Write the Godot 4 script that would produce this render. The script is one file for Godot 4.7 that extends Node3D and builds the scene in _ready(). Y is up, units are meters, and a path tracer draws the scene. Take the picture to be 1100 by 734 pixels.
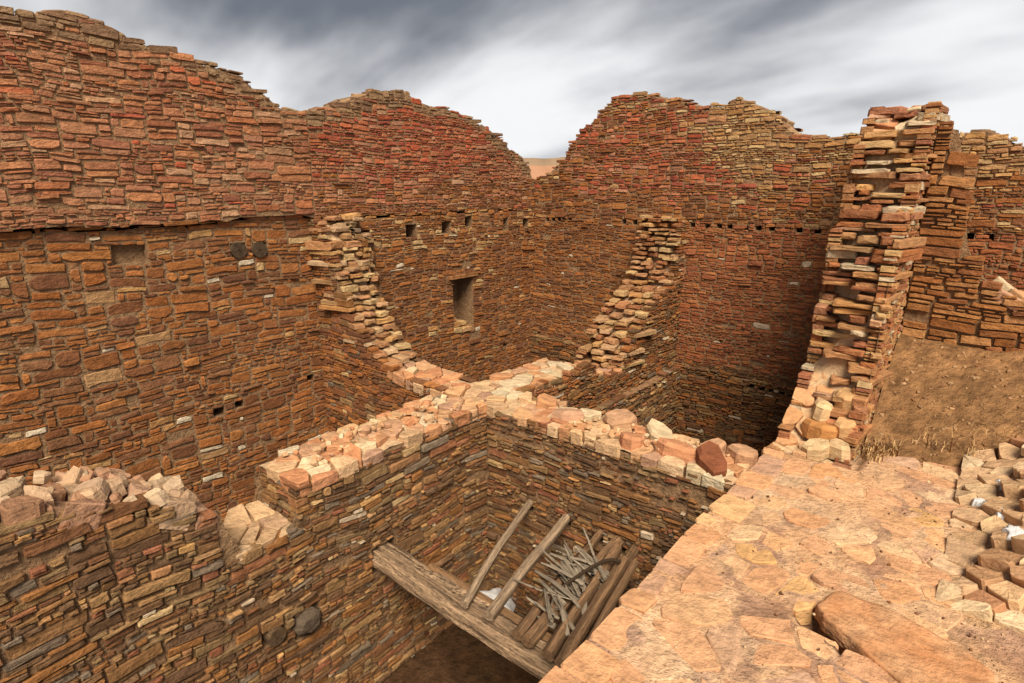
extends Node3D
# Ruined sandstone pueblo rooms under a cloudy sky.
# Coordinates: p runs along +x, q along -z, h is height against the eye; floor of the rooms near y = 0.

const EYE := 3.5
const BIN := 0.02
const MOST := 285
var rng := RandomNumberGenerator.new()
var nz := FastNoiseLite.new()
var nf := FastNoiseLite.new()
var PX := Vector3(1, 0, 0)
var QX := Vector3(0, 0, -1)
var UP := Vector3(0, 1, 0)
var cam_basis: Basis
var M := {}
var blockers: Array = []


func at(p: float, q: float, h: float) -> Vector3:
	return Vector3(p, h + EYE, -q)


# ------------------------------------------------------------ mesh builder
class MB:
	var v := PackedVector3Array()
	var n := PackedVector3Array()
	var c := PackedColorArray()
	var uv := PackedVector2Array()
	var i := PackedInt32Array()
	func vert(p: Vector3, nn: Vector3, cc: Color, u := Vector2.ZERO) -> int:
		v.append(p); n.append(nn); c.append(cc); uv.append(u)
		return v.size() - 1
	func tri(a: int, b: int, d: int) -> void:
		# keep the front face clockwise with respect to the given normals
		var g := (v[b] - v[a]).cross(v[d] - v[a])
		if g.dot(n[a] + n[b] + n[d]) > 0.0:
			i.append(a); i.append(d); i.append(b)
		else:
			i.append(a); i.append(b); i.append(d)
	func quad(a: Vector3, b: Vector3, d: Vector3, e: Vector3, nn: Vector3, cc: Color) -> void:
		var k := vert(a, nn, cc); vert(b, nn, cc); vert(d, nn, cc); vert(e, nn, cc)
		tri(k, k + 1, k + 2); tri(k, k + 2, k + 3)
	func mesh(m: Material) -> ArrayMesh:
		var am := ArrayMesh.new()
		if i.is_empty():
			return am
		var arr := []
		arr.resize(Mesh.ARRAY_MAX)
		arr[Mesh.ARRAY_VERTEX] = v; arr[Mesh.ARRAY_NORMAL] = n; arr[Mesh.ARRAY_COLOR] = c; arr[Mesh.ARRAY_TEX_UV] = uv; arr[Mesh.ARRAY_INDEX] = i
		am.add_surface_from_arrays(Mesh.PRIMITIVE_TRIANGLES, arr)
		am.surface_set_material(0, m)
		return am


class Stone:
	var o: Vector3
	var ux: Vector3
	var uy: Vector3
	var un: Vector3
	var poly: PackedVector2Array
	var proud := 0.02
	var bevel := 0.012
	var inset := 0.86
	var depth := 0.1
	var bulge := 0.006
	var rough := 0.002
	var soft := 0.5
	var col: Color
	var part := "stone"
	var area := 0.0
	var score := 0.0


class Wall:
	var node: Node3D
	var base: Vector3
	var stones: Array = []
	var bed := MB.new()


func emit(mb: MB, s: Stone, org: Vector3) -> void:
	# front with chiselled facets, a narrow worn rim, and sides that run back into the wall
	var k := s.poly.size()
	var cen := Vector2.ZERO
	for t in s.poly: cen += t
	cen /= k
	var o := s.o - org
	var lift := rng.randf_range(-0.07, 0.07)
	var lift2 := rng.randf_range(-0.16, 0.10)
	var fr := PackedVector3Array(); var rim := PackedVector3Array(); var back := PackedVector3Array(); var outs := PackedVector3Array()
	var cols := PackedColorArray()
	for j in k:
		var t: Vector2 = s.poly[j]
		var dv := t - cen
		var l := maxf(dv.length(), 0.001)
		var out := (s.ux * dv.x + s.uy * dv.y * 1.6).normalized()
		var t2 := cen + dv * maxf(0.55, (l - s.bevel * rng.randf_range(0.5, 1.2) * s.soft * 1.6) / l)
		var tilt := dv.x * lift * 0.5 + dv.y * lift2 + rng.randf_range(-1.0, 1.0) * s.rough
		var m := rng.randf_range(0.93, 1.06)
		cols.append(Color(s.col.r * m, s.col.g * m, s.col.b * m))
		fr.append(o + s.ux * t2.x + s.uy * t2.y + s.un * (s.proud + tilt))
		rim.append(o + s.ux * t.x + s.uy * t.y + s.un * (s.proud - s.bevel + tilt))
		back.append(o + s.ux * t.x + s.uy * t.y + s.un * (-s.depth))
		outs.append(out)
	var cx := cen + Vector2(rng.randf_range(-0.25, 0.25) * absf(s.poly[0].x - cen.x), rng.randf_range(-0.2, 0.2) * absf(s.poly[1].y - cen.y))
	var mid := o + s.ux * cx.x + s.uy * cx.y + s.un * (s.proud + s.bulge * rng.randf_range(-0.6, 1.0))
	for j in k:
		var q := (j + 1) % k
		var g := (fr[j] - mid).cross(fr[q] - mid).normalized()
		if g.dot(s.un) < 0.0: g = -g
		g = (g + s.un * 0.5).normalized()
		var a := mb.vert(mid, g, s.col); mb.vert(fr[j], g, cols[j]); mb.vert(fr[q], g, cols[q])
		mb.tri(a, a + 1, a + 2)
		var n1 := (outs[j] + outs[q]).normalized()
		var nb := (n1 + s.un * 0.9).normalized()
		a = mb.vert(fr[j], nb, cols[j]); mb.vert(rim[j], nb, cols[j]); mb.vert(rim[q], nb, cols[q]); mb.vert(fr[q], nb, cols[q])
		mb.tri(a, a + 1, a + 2); mb.tri(a, a + 2, a + 3)
		var n2 := (rim[q] - rim[j]).cross(s.un).normalized()
		if n2.dot(n1) < 0.0: n2 = -n2
		a = mb.vert(rim[j], n2, cols[j]); mb.vert(back[j], n2, cols[j]); mb.vert(back[q], n2, cols[q]); mb.vert(rim[q], n2, cols[q])
		mb.tri(a, a + 1, a + 2); mb.tri(a, a + 2, a + 3)


# ------------------------------------------------------------ small helpers
func rr(a: float, b: float) -> float:
	return rng.randf_range(a, b)


func prof(pts: Array, u: float) -> float:
	if u <= pts[0][0]: return pts[0][1]
	for j in range(1, pts.size()):
		if u <= pts[j][0]:
			var a = pts[j - 1]; var b = pts[j]
			return lerpf(a[1], b[1], (u - a[0]) / maxf(b[0] - a[0], 1e-5))
	return pts[pts.size() - 1][1]


func lin(r: float, g: float, b: float, k := 1.0) -> Color:
	var c := Color(r / 255.0, g / 255.0, b / 255.0).srgb_to_linear()
	return Color(c.r * k, c.g * k, c.b * k)


func pick(pal: Array, spread := 0.13) -> Color:
	var e: Array = pal[rng.randi() % pal.size()]
	var c := lin(e[0], e[1], e[2])
	var k := 1.0 + rr(-spread, spread)
	var w := rr(-0.045, 0.045)
	return Color(c.r * k * (1.0 + w * 0.4), c.g * k, c.b * k * (1.0 - w))


func stone_poly(w: float, h: float, rough: float) -> PackedVector2Array:
	# an uneven block outline with cut corners, centred on the origin
	var a := PackedVector2Array()
	var hw := w * 0.5; var hh := h * 0.5
	var cmax := minf(hw * 0.6, 0.045)
	var skew := rr(-0.12, 0.12) * h * rough
	for q in 4:
		var sx := -1.0 if q == 0 or q == 3 else 1.0
		var sy := -1.0 if q < 2 else 1.0
		var blunt := rr(0.05, 1.0) ** 2
		var cx := (0.08 + 0.9 * blunt) * cmax * rough
		var cy := (0.08 + 0.45 * blunt) * hh * rough
		var e := rr(-0.1, 0.0) * minf(hw, 0.1) * rough
		var along := Vector2(sx * (hw - cx), sy * (hh - rr(0.0, 0.07) * h * rough) + skew * sx * 0.3)
		var side := Vector2(sx * (hw + e), sy * (hh - cy))
		if q % 2 == 0:
			a.append(side); a.append(along)
			if w > h * 2.2: a.append(Vector2(rr(-0.5, 0.5) * hw, sy * (hh + rr(-0.14, 0.02) * h * rough)))
		else:
			a.append(along); a.append(side)
	return a


func visible_from_eye(x: Vector3) -> bool:
	# rough occlusion: does a wall slab stand between the eye and this point?
	var e := Vector3(0, EYE, 0)
	for b in blockers:
		var axis: int = b.axis   # 0: plane p = k, 1: plane q = k
		var xc := x.x if axis == 0 else -x.z
		if (b.k > 0 and xc < b.k + 0.12): continue
		var t: float = b.k / xc
		if t <= 0.0 or t >= 0.985: continue
		var y := e.lerp(x, t)
		var u := -y.z if axis == 0 else y.x
		if u < b.u0 or u > b.u1: continue
		if y.y - EYE < prof(b.top, u) - 0.03: return false
	return true


func screen(x: Vector3) -> Vector3:
	var d: Vector3 = cam_basis.inverse() * (x - Vector3(0, EYE, 0))
	if d.z > -0.05: return Vector3(9, 9, 1e9)
	return Vector3(d.x / -d.z * 625.0 / 550.0, d.y / -d.z * 625.0 / 367.0, -d.z)


func finish(w: Wall, mat: Material, bed_mat: Material) -> void:
	# the stones that show largest become parts of their own, the rest one joined part
	for s: Stone in w.stones:
		var face := s.o + s.un * s.proud
		var sc := screen(face)
		var d := face - Vector3(0, EYE, 0)
		var cosv := maxf(-d.normalized().dot(s.un), 0.02)
		s.score = s.area * cosv / maxf(d.length_squared(), 0.05)
		if absf(sc.x) > 1.03 or absf(sc.y) > 1.03 or not visible_from_eye(face): s.score *= 0.001
	var by := {}
	for s: Stone in w.stones:
		if not by.has(s.part): by[s.part] = []
		by[s.part].append(s)
	for part: String in by:
		var list: Array = by[part]
		list.sort_custom(func(a, b): return a.score > b.score)
		var rest := MB.new()
		for j in list.size():
			var s: Stone = list[j]
			if j < MOST and s.score > 1.2e-5:
				var mb := MB.new()
				emit(mb, s, s.o)
				var mi := MeshInstance3D.new()
				mi.mesh = mb.mesh(mat)
				mi.name = part
				mi.position = s.o - w.base
				w.node.add_child(mi, true)
			else:
				emit(rest, s, w.base)
		if rest.i.size():
			var mr := MeshInstance3D.new()
			mr.mesh = rest.mesh(mat)
			mr.name = {"stone": "masonry", "cap_stone": "cap_rubble", "broken_stone": "rubble_fill", "flagstone": "small_flagstones"}.get(part, "stonework")
			mr.set_meta("kind", "stuff")
			w.node.add_child(mr, true)
	var mm := MeshInstance3D.new()
	var b := w.bed
	for j in b.v.size(): b.v[j] = b.v[j] - w.base
	mm.mesh = b.mesh(bed_mat)
	mm.name = "mortar_core"
	w.node.add_child(mm, true)


func wall(called: String, label: String, category: String, base: Vector3, group := "") -> Wall:
	var w := Wall.new()
	w.node = thing(called, label, category, base, group)
	w.base = base
	return w


func thing(called: String, label: String, category: String, base: Vector3, group := "") -> Node3D:
	var n := Node3D.new()
	n.name = called
	var k := 0
	while has_node(NodePath(n.name)):
		k += 1
		n.name = "%s_%03d" % [called, k]
	add_child(n)
	n.position = base
	n.set_meta("label", label); n.set_meta("category", category); n.set_meta("kind", "thing")
	if group: n.set_meta("group", group)
	return n


func put(mb: MB, called: String, mat: Material, parent: Node3D) -> MeshInstance3D:
	for j in mb.v.size(): mb.v[j] = mb.v[j] - parent.position
	var mi := MeshInstance3D.new()
	mi.mesh = mb.mesh(mat)
	mi.name = called
	parent.add_child(mi, true)
	return mi


func structure(mb: MB, called: String, mat: Material) -> void:
	var mi := MeshInstance3D.new()
	mi.mesh = mb.mesh(mat); mi.name = called
	mi.set_meta("kind", "structure")
	add_child(mi)


# ------------------------------------------------------------ masonry
# A face of the wall: u runs along ux (as world p or q), v is height against the eye, un points out of the wall.
func masonry(w: Wall, org: Vector3, ux: Vector3, un: Vector3, u0: float, u1: float, v0: float, top: Callable, holes: Array, st: Dictionary) -> void:
	# stones are laid one by one into the lowest place of the skyline (pieces that start at su with the height sl)
	var su := PackedFloat32Array([u0, u1])
	var sl := PackedFloat32Array([v0, 1e9])
	var guard := 0
	while guard < 20000:
		guard += 1
		var i := -1
		var low := 1e8
		for j in sl.size() - 1:
			if sl[j] < low: low = sl[j]; i = j
		if i < 0: break
		var ua := su[i]; var ue := su[i + 1]
		var run := ue - ua
		var lh: float = sl[i - 1] if i > 0 else 1e9
		var rh: float = sl[i + 1]
		var band: float = nf.get_noise_2d(low * 260.0 + st.seed * 97.0, 31.0 + ua * 14.0)
		var h: float = lerpf(st.h0, st.h1, pow(rng.randf(), st.pow)) * clampf(1.0 + band * 1.1, 0.5, 1.7)
		var ww: float = clampf(h * rr(1.7, 6.0), st.w0, st.w1) * rr(0.7, 1.2)
		if rng.randf() < 0.06: ww *= 1.5
		if run <= st.w0 * 0.8:
			ww = run
			if minf(lh, rh) < 1e8: h = clampf(minf(lh, rh) - low, 0.014, h * 1.3)
		elif run - ww < st.w0 * 0.6:
			ww = run if run < st.w1 * 1.4 else run * 0.5
		if lh > low and absf(low + h - lh) < 0.018: h = maxf(lh - low, 0.012)
		elif rh > low and absf(low + h - rh) < 0.015: h = maxf(rh - low, 0.012)
		ww = minf(ww, run)
		var ub := ua + ww
		if rng.randf() < 0.5 and run - ww > 0.01:
			ub = ue; ua = ue - ww
		# openings
		var lay := true
		for hole: Dictionary in holes:
			if ub > hole.u0 + 0.001 and ua < hole.u1 - 0.001:
				if low < hole.v0 - 0.004:
					if low + h > hole.v0 - 0.014: h = hole.v0 - low
				elif low < hole.v1 - 0.005:
					if ua < hole.u0 - 0.012: ub = hole.u0
					elif ub > hole.u1 + 0.012: ua = hole.u1
					else:
						lay = false; h = hole.v1 - low
					break
		var uc := (ua + ub) * 0.5
		var tcen: float = top.call(uc)
		var nl := low + h
		if low > tcen - 0.010:
			lay = false; nl = 1e9
		elif lay and nl > tcen + 0.035:
			h = maxf(tcen - low + rr(0.0, 0.03), 0.018); nl = low + h
		# raise the skyline
		if ub < ue - 0.0005:
			su.insert(i + 1, ub); sl.insert(i + 1, low)
		if ua > su[i] + 0.0005:
			su.insert(i + 1, ua); sl.insert(i + 1, nl)
			i += 1
		else: sl[i] = nl
		if i + 1 < sl.size() - 1 and absf(sl[i + 1] - nl) < 0.004:
			su.remove_at(i + 1); sl.remove_at(i + 1)
		if i > 0 and absf(sl[i - 1] - nl) < 0.004:
			su.remove_at(i); sl.remove_at(i)
		if not lay or rng.randf() < st.miss: continue
		var gap: float = st.gap * rr(0.4, 1.6)
		var vc := low + h * 0.5
		var sw := ub - ua - gap; var sh := h - gap * 0.75
		if sw < 0.010 or sh < 0.007: continue
		var s := Stone.new()
		var wob: float = nf.get_noise_2d(uc * 55.0 + st.seed * 31.0, vc * 20.0) * st.wave
		var tilt: float = rr(-1, 1) * st.tilt + (nf.get_noise_2d((uc + 0.1) * 55.0 + st.seed * 31.0, vc * 20.0) - nf.get_noise_2d((uc - 0.1) * 55.0 + st.seed * 31.0, vc * 20.0)) * st.wave * 5.0
		s.ux = (ux + UP * tilt).normalized()
		s.uy = (UP - ux * tilt).normalized()
		s.un = un
		s.o = org + ux * uc + UP * (vc + wob)
		s.poly = stone_poly(sw, sh, st.rough)
		s.proud = st.out + rr(-1, 1) * st.relief + (rr(0.0, 0.02) if rng.randf() < 0.06 else 0.0)
		s.bevel = minf(0.006, sh * 0.18)
		s.depth = 0.08
		s.soft = rr(0.3, 1.0)
		s.rough = 0.0025
		s.bulge = rr(0.0, 0.006)
		s.area = sw * sh
		s.col = st.col.call(uc, vc)
		w.stones.append(s)


func bed_face(w: Wall, org: Vector3, ux: Vector3, un: Vector3, u0: float, u1: float, v0: float, top: Callable, holes: Array, recess: float, col: Color) -> void:
	var cuts := PackedFloat32Array()
	var u := u0
	while u < u1: cuts.append(u); u += 0.09
	cuts.append(u1)
	for h: Dictionary in holes:
		if h.u0 > u0 and h.u0 < u1: cuts.append(h.u0)
		if h.u1 > u0 and h.u1 < u1: cuts.append(h.u1)
	cuts.sort()
	var pt := func(a: float, v: float, d: float) -> Vector3: return org + ux * a + UP * v + un * d
	for j in cuts.size() - 1:
		var a := cuts[j]; var b := cuts[j + 1]
		if b - a < 0.0005: continue
		var ta: float = top.call(a + 0.001) - 0.035; var tb: float = top.call(b - 0.001) - 0.035
		var spans := [[v0, v0, ta, tb]]
		for h: Dictionary in holes:
			if a >= h.u0 - 0.0004 and b <= h.u1 + 0.0004:
				var ns := []
				for sp: Array in spans:
					if h.v1 > sp[0] and h.v0 < minf(sp[2], sp[3]):
						if h.v0 > sp[0]: ns.append([sp[0], sp[1], h.v0, h.v0])
						if h.v1 < minf(sp[2], sp[3]): ns.append([h.v1, h.v1, sp[2], sp[3]])
					else: ns.append(sp)
				spans = ns
		for sp: Array in spans:
			if minf(sp[2], sp[3]) <= sp[0]: continue
			w.bed.quad(pt.call(a, sp[0], -recess), pt.call(b, sp[1], -recess), pt.call(b, sp[3], -recess), pt.call(a, sp[2], -recess), un, col)
	for h: Dictionary in holes:
		if h.u1 <= u0 or h.u0 >= u1: continue
		var d: float = -h.depth
		w.bed.quad(pt.call(h.u0, h.v0, d), pt.call(h.u1, h.v0, d), pt.call(h.u1, h.v1, d), pt.call(h.u0, h.v1, d), un, col)
		w.bed.quad(pt.call(h.u0, h.v0, d), pt.call(h.u0, h.v1, d), pt.call(h.u0, h.v1, -recess), pt.call(h.u0, h.v0, -recess), ux, col)
		w.bed.quad(pt.call(h.u1, h.v0, d), pt.call(h.u1, h.v1, d), pt.call(h.u1, h.v1, -recess), pt.call(h.u1, h.v0, -recess), -ux, col)
		w.bed.quad(pt.call(h.u0, h.v0, d), pt.call(h.u1, h.v0, d), pt.call(h.u1, h.v0, -recess), pt.call(h.u0, h.v0, -recess), UP, col)
		w.bed.quad(pt.call(h.u0, h.v1, d), pt.call(h.u1, h.v1, d), pt.call(h.u1, h.v1, -recess), pt.call(h.u0, h.v1, -recess), -UP, col)


func bed_top(w: Wall, org: Vector3, ux: Vector3, un: Vector3, u0: float, u1: float, t0: float, t1: float, top: Callable, col: Color, drop := 0.035, top2 = null) -> void:
	# a rough mortar surface over the core; t runs inward from the face (0) to the thickness
	var nu := maxi(2, int((u1 - u0) / 0.045)); var nt := maxi(2, int((t1 - t0) / 0.045))
	var first := w.bed.v.size()
	for j in nu + 1:
		var u := lerpf(u0, u1, float(j) / nu)
		for k in nt + 1:
			var t := lerpf(t0, t1, float(k) / nt)
			var th: float = top.call(u) if top2 == null else lerpf(top.call(u), top2.call(u), (t - t0) / (t1 - t0))
			var x := org + ux * u - un * t + UP * (th - drop)
			x.y += nf.get_noise_2d(x.x * 260.0, x.z * 260.0) * 0.018
			var m := 1.0 + nf.get_noise_2d(x.x * 180.0 + 50.0, x.z * 180.0) * 0.35
			w.bed.vert(x, UP, Color(col.r * m, col.g * m, col.b * m))
	for j in nu:
		for k in nt:
			var a := first + j * (nt + 1) + k
			var nn := (w.bed.v[a + nt + 1] - w.bed.v[a]).cross(w.bed.v[a + 1] - w.bed.v[a]).normalized()
			if nn.y < 0.0: nn = -nn
			w.bed.n[a] = nn
			w.bed.tri(a, a + 1, a + nt + 2); w.bed.tri(a, a + nt + 2, a + nt + 1)


# irregular flat stones that tile a rectangle (u, t)
func cells(u0: float, u1: float, t0: float, t1: float, size: float) -> Array:
	var seeds := PackedVector2Array()
	var rads := PackedFloat32Array()
	var tries := int((u1 - u0) * (t1 - t0) / (size * size) * 9.0) + 10
	for j in tries:
		var s := Vector2(rr(u0, u1), rr(t0, t1))
		var rad := size * lerpf(0.42, 1.45, rng.randf() ** 1.6)
		var ok := true
		for k in seeds.size():
			var need := (rads[k] + rad) * 0.5
			if seeds[k].distance_squared_to(s) < need * need: ok = false; break
		if ok: seeds.append(s); rads.append(rad)
	var out := []
	for s in seeds:
		var poly := PackedVector2Array([Vector2(u0, t0), Vector2(u1, t0), Vector2(u1, t1), Vector2(u0, t1)])
		for o in seeds:
			if o == s: continue
			var dd := o - s
			if dd.length() > size * 4.5: continue
			var mid := (s + o) * 0.5
			var np := PackedVector2Array()
			for j in poly.size():
				var a := poly[j]; var b := poly[(j + 1) % poly.size()]
				var da := (a - mid).dot(dd); var db := (b - mid).dot(dd)
				if da <= 0.0: np.append(a)
				if (da < 0.0 and db > 0.0) or (da > 0.0 and db < 0.0): np.append(a.lerp(b, da / (da - db)))
			poly = np
			if poly.size() < 3: break
		if poly.size() >= 3: out.append(poly)
	return out


func rounded(poly: PackedVector2Array, shrink: float, cut: float) -> PackedVector2Array:
	var c := Vector2.ZERO
	for t in poly: c += t
	c /= poly.size()
	var a := PackedVector2Array()
	for j in poly.size():
		var p0 := poly[(j + poly.size() - 1) % poly.size()]; var p1 := poly[j]; var p2 := poly[(j + 1) % poly.size()]
		for t in [p1.lerp(p0, cut * rr(0.4, 1.3)), p1.lerp(p2, cut * rr(0.4, 1.3))]:
			var d: Vector2 = t - c
			var l := d.length()
			a.append(d * maxf(0.3, (l - shrink * rr(0.5, 1.4)) / maxf(l, 0.001)))
	# drop points that crowd each other
	var outp := PackedVector2Array()
	for t in a:
		if outp.is_empty() or outp[outp.size() - 1].distance_to(t) > 0.012: outp.append(t + c)
	return outp if outp.size() >= 4 else PackedVector2Array()


func caps(w: Wall, org: Vector3, ux: Vector3, un: Vector3, u0: float, u1: float, t0: float, t1: float, top: Callable, size: float, st: Dictionary) -> void:
	for poly: PackedVector2Array in cells(u0, u1, t0, t1, size):
		if rng.randf() < st.miss: continue
		var r := rounded(poly, st.gap, rr(0.05, 0.22))
		if r.size() < 4: continue
		var c := Vector2.ZERO
		for t in r: c += t
		c /= r.size()
		if st.has("keep") and not st.keep.call(c): continue
		var loc := PackedVector2Array()
		var area := 0.0
		for j in r.size():
			var a := r[j] - c; var b := r[(j + 1) % r.size()] - c
			area += absf(a.cross(b)) * 0.5
			loc.append(Vector2(a.x, -a.y))
		var slope: float = (float(top.call(c.x + 0.06)) - float(top.call(c.x - 0.06))) / 0.12
		slope = clampf(slope, -1.0, 1.0)
		var s := Stone.new()
		var ta: float = rr(-1, 1) * st.tilt; var tb: float = rr(-1, 1) * st.tilt
		s.un = (UP - ux * (slope + ta) - un * tb).normalized()
		s.ux = (ux + UP * (slope + ta)).normalized()
		s.uy = s.un.cross(s.ux).normalized()
		if s.uy.dot(un) < 0.0: s.uy = -s.uy
		if absf(float(top.call(c.x + 0.05)) - float(top.call(c.x - 0.05))) > float(st.get("steep", 0.09)): continue
		s.o = org + ux * c.x - un * c.y + UP * (minf(float(top.call(c.x)), minf(float(top.call(c.x - 0.06)), float(top.call(c.x + 0.06))) + 0.03) - 0.035)
		s.poly = loc
		s.proud = rr(st.p0, st.p1)
		s.bevel = minf(s.proud * 0.4, 0.008)
		s.depth = 0.05; s.rough = 0.004
		s.bulge = rr(0.0, 0.006)
		s.soft = rr(0.2, 0.5)
		s.area = area
		s.col = st.col.call(c.x, c.y)
		s.part = st.part
		w.stones.append(s)


# the broken end or slope of a wall: rows of slabs that stick out of the rubble core, facing dir * ux
func broken(w: Wall, org: Vector3, ux: Vector3, un: Vector3, edge: Callable, v0: float, v1: float, thick: float, dir: float, st: Dictionary) -> void:
	var v := v0
	while v < v1:
		var h := rr(st.h0, st.h1)
		var t := rr(-0.02, 0.01)
		while t < thick:
			var ww := rr(st.w0, st.w1)
			if t + ww > thick - 0.05: ww = thick - t + rr(0.0, 0.03)
			var vv := v + rr(-0.02, 0.02)
			var e: float = edge.call(vv + h * 0.5, (t + ww * 0.5) / thick)
			var yaw := rr(-0.3, 0.3)
			var s := Stone.new()
			s.un = (ux * dir).rotated(UP, yaw)
			s.ux = un.rotated(UP, yaw)
			s.uy = (UP + s.un * rr(-0.12, 0.12)).normalized()
			s.o = org + ux * (e + dir * rr(-0.06, 0.02)) - un * (t + ww * 0.5) + UP * (vv + h * 0.5)
			var hh := h * rr(0.6, 0.98)
			s.poly = stone_poly(ww - rr(0.004, 0.03), hh, 1.1)
			s.proud = rr(0.015, 0.07)
			s.bevel = minf(0.014, hh * 0.25)
			s.inset = 0.85
			s.depth = st.get("depth", 0.34); s.rough = 0.006
			s.soft = rr(0.4, 0.9)
			s.bulge = rr(0.0, 0.015)
			s.area = ww * hh
			s.col = st.col.call(e, vv)
			s.part = "broken_stone"
			if st.has("skip") and st.skip.call(vv, (t + ww * 0.5) / thick): s = null
			if s and rng.randf() > 0.06: w.stones.append(s)
			t += ww
		v += h


# ------------------------------------------------------------ materials
func noise_tex(freq: float, oct: int, lo: float, hi: float, sd: int, normal := 0.0, size := 512) -> NoiseTexture2D:
	var f := FastNoiseLite.new()
	f.noise_type = FastNoiseLite.TYPE_SIMPLEX_SMOOTH
	f.seed = sd; f.frequency = freq; f.fractal_octaves = oct; f.fractal_gain = 0.72
	var t := NoiseTexture2D.new()
	t.width = size; t.height = size; t.seamless = true; t.noise = f
	if normal > 0.0:
		t.as_normal_map = true; t.bump_strength = normal
	else:
		var g := Gradient.new()
		g.set_color(0, Color(lo, lo, lo)); g.set_color(1, Color(hi, hi, hi))
		t.color_ramp = g
	return t


func stone_mat(called: String, scale: Vector3, lo: float, hi: float, sd: int, bump: float, rough := 0.95) -> StandardMaterial3D:
	var m := StandardMaterial3D.new()
	m.resource_name = called
	m.vertex_color_use_as_albedo = true
	m.albedo_texture = noise_tex(0.014, 6, lo, hi, sd)
	m.normal_enabled = true
	m.normal_texture = noise_tex(0.02, 5, 0, 1, sd + 1, bump)
	m.normal_scale = 1.0
	m.roughness = rough
	m.metallic_specular = 0.25
	m.uv1_triplanar = true
	m.uv1_world_triplanar = true
	m.uv1_scale = scale
	return m


func make_materials() -> void:
	M.stone = stone_mat("sandstone", Vector3(1.1, 2.4, 1.1), 0.66, 1.0, 3, 9.0)
	M.flag = stone_mat("flagstone", Vector3(1.5, 1.5, 1.5), 0.70, 1.0, 5, 8.0)
	M.mortar = stone_mat("mud_mortar", Vector3(1.9, 1.9, 1.9), 0.66, 1.0, 7, 14.0)
	M.earth = stone_mat("earth", Vector3(0.9, 0.9, 0.9), 0.6, 1.0, 9, 8.0)
	M.snow = stone_mat("old_snow", Vector3(2.0, 2.0, 2.0), 0.75, 1.0, 13, 8.0)
	var g := StandardMaterial3D.new()
	g.resource_name = "dry_grass"; g.vertex_color_use_as_albedo = true; g.roughness = 0.9
	M.grass = g
	var m := StandardMaterial3D.new()
	m.resource_name = "weathered_wood"
	m.vertex_color_use_as_albedo = true
	m.albedo_texture = noise_tex(0.02, 5, 0.45, 1.0, 21)
	m.normal_enabled = true
	m.normal_texture = noise_tex(0.03, 4, 0, 1, 22, 18.0)
	m.roughness = 0.85
	m.metallic_specular = 0.3
	m.uv1_scale = Vector3(1.5, 0.14, 1)
	M.wood = m


# ------------------------------------------------------------ sky
func sky_image() -> Image:
	var W := 1536; var H := 768
	var im := Image.create(W, H, false, Image.FORMAT_RGBF)
	var n1 := FastNoiseLite.new(); n1.seed = 11; n1.frequency = 0.5; n1.fractal_octaves = 5; n1.fractal_gain = 0.55
	n1.noise_type = FastNoiseLite.TYPE_SIMPLEX_SMOOTH
	var n2 := n1.duplicate() as FastNoiseLite
	n2.fractal_octaves = 6; n2.fractal_gain = 0.62
	var fwd := Vector2(cos(deg_to_rad(82.0)), -sin(deg_to_rad(82.0)))   # wind direction over the ground (x, z)
	var side := Vector2(-fwd.y, fwd.x)
	for y in H:
		var el := (0.5 - (y + 0.5) / H) * PI
		var s := sin(el)
		for x in W:
			if el < -0.06:
				im.set_pixel(x, y, Color(0.30, 0.25, 0.2)); continue
			var az := ((x + 0.5) / W - 0.5) * TAU
			var d := Vector2(sin(az), -cos(az)) * cos(el)
			var k := 1.0 / (maxf(s, 0.0) + 0.24)
			var a := d.dot(fwd) * k; var b := d.dot(side) * k
			var wa := n1.get_noise_3d(a * 0.5, b * 0.5, 70.0) * 0.5
			var big := n1.get_noise_3d(a * 0.34 + 3.0, b * 0.55 + wa * 0.4, 4.0)
			var fine := n1.get_noise_3d(a * 0.9 + wa, b * 2.1, 20.0)
			var thin := n2.get_noise_3d(a * 1.6, b * 4.4 + wa, 40.0)
			# thinner, brighter cloud low over the horizon ahead, thicker deck higher up
			var deck := smoothstep(0.06, 0.27, el) * 0.8
			var t := deck + big * 1.35 + fine * 0.5 + thin * 0.26 - 0.10
			t = smoothstep(-0.05, 1.0, t)
			var bright := Color(0.93, 0.935, 0.95)
			var dark := Color(0.165, 0.185, 0.225)
			im.set_pixel(x, y, bright.lerp(dark, t))
	return im


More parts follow.
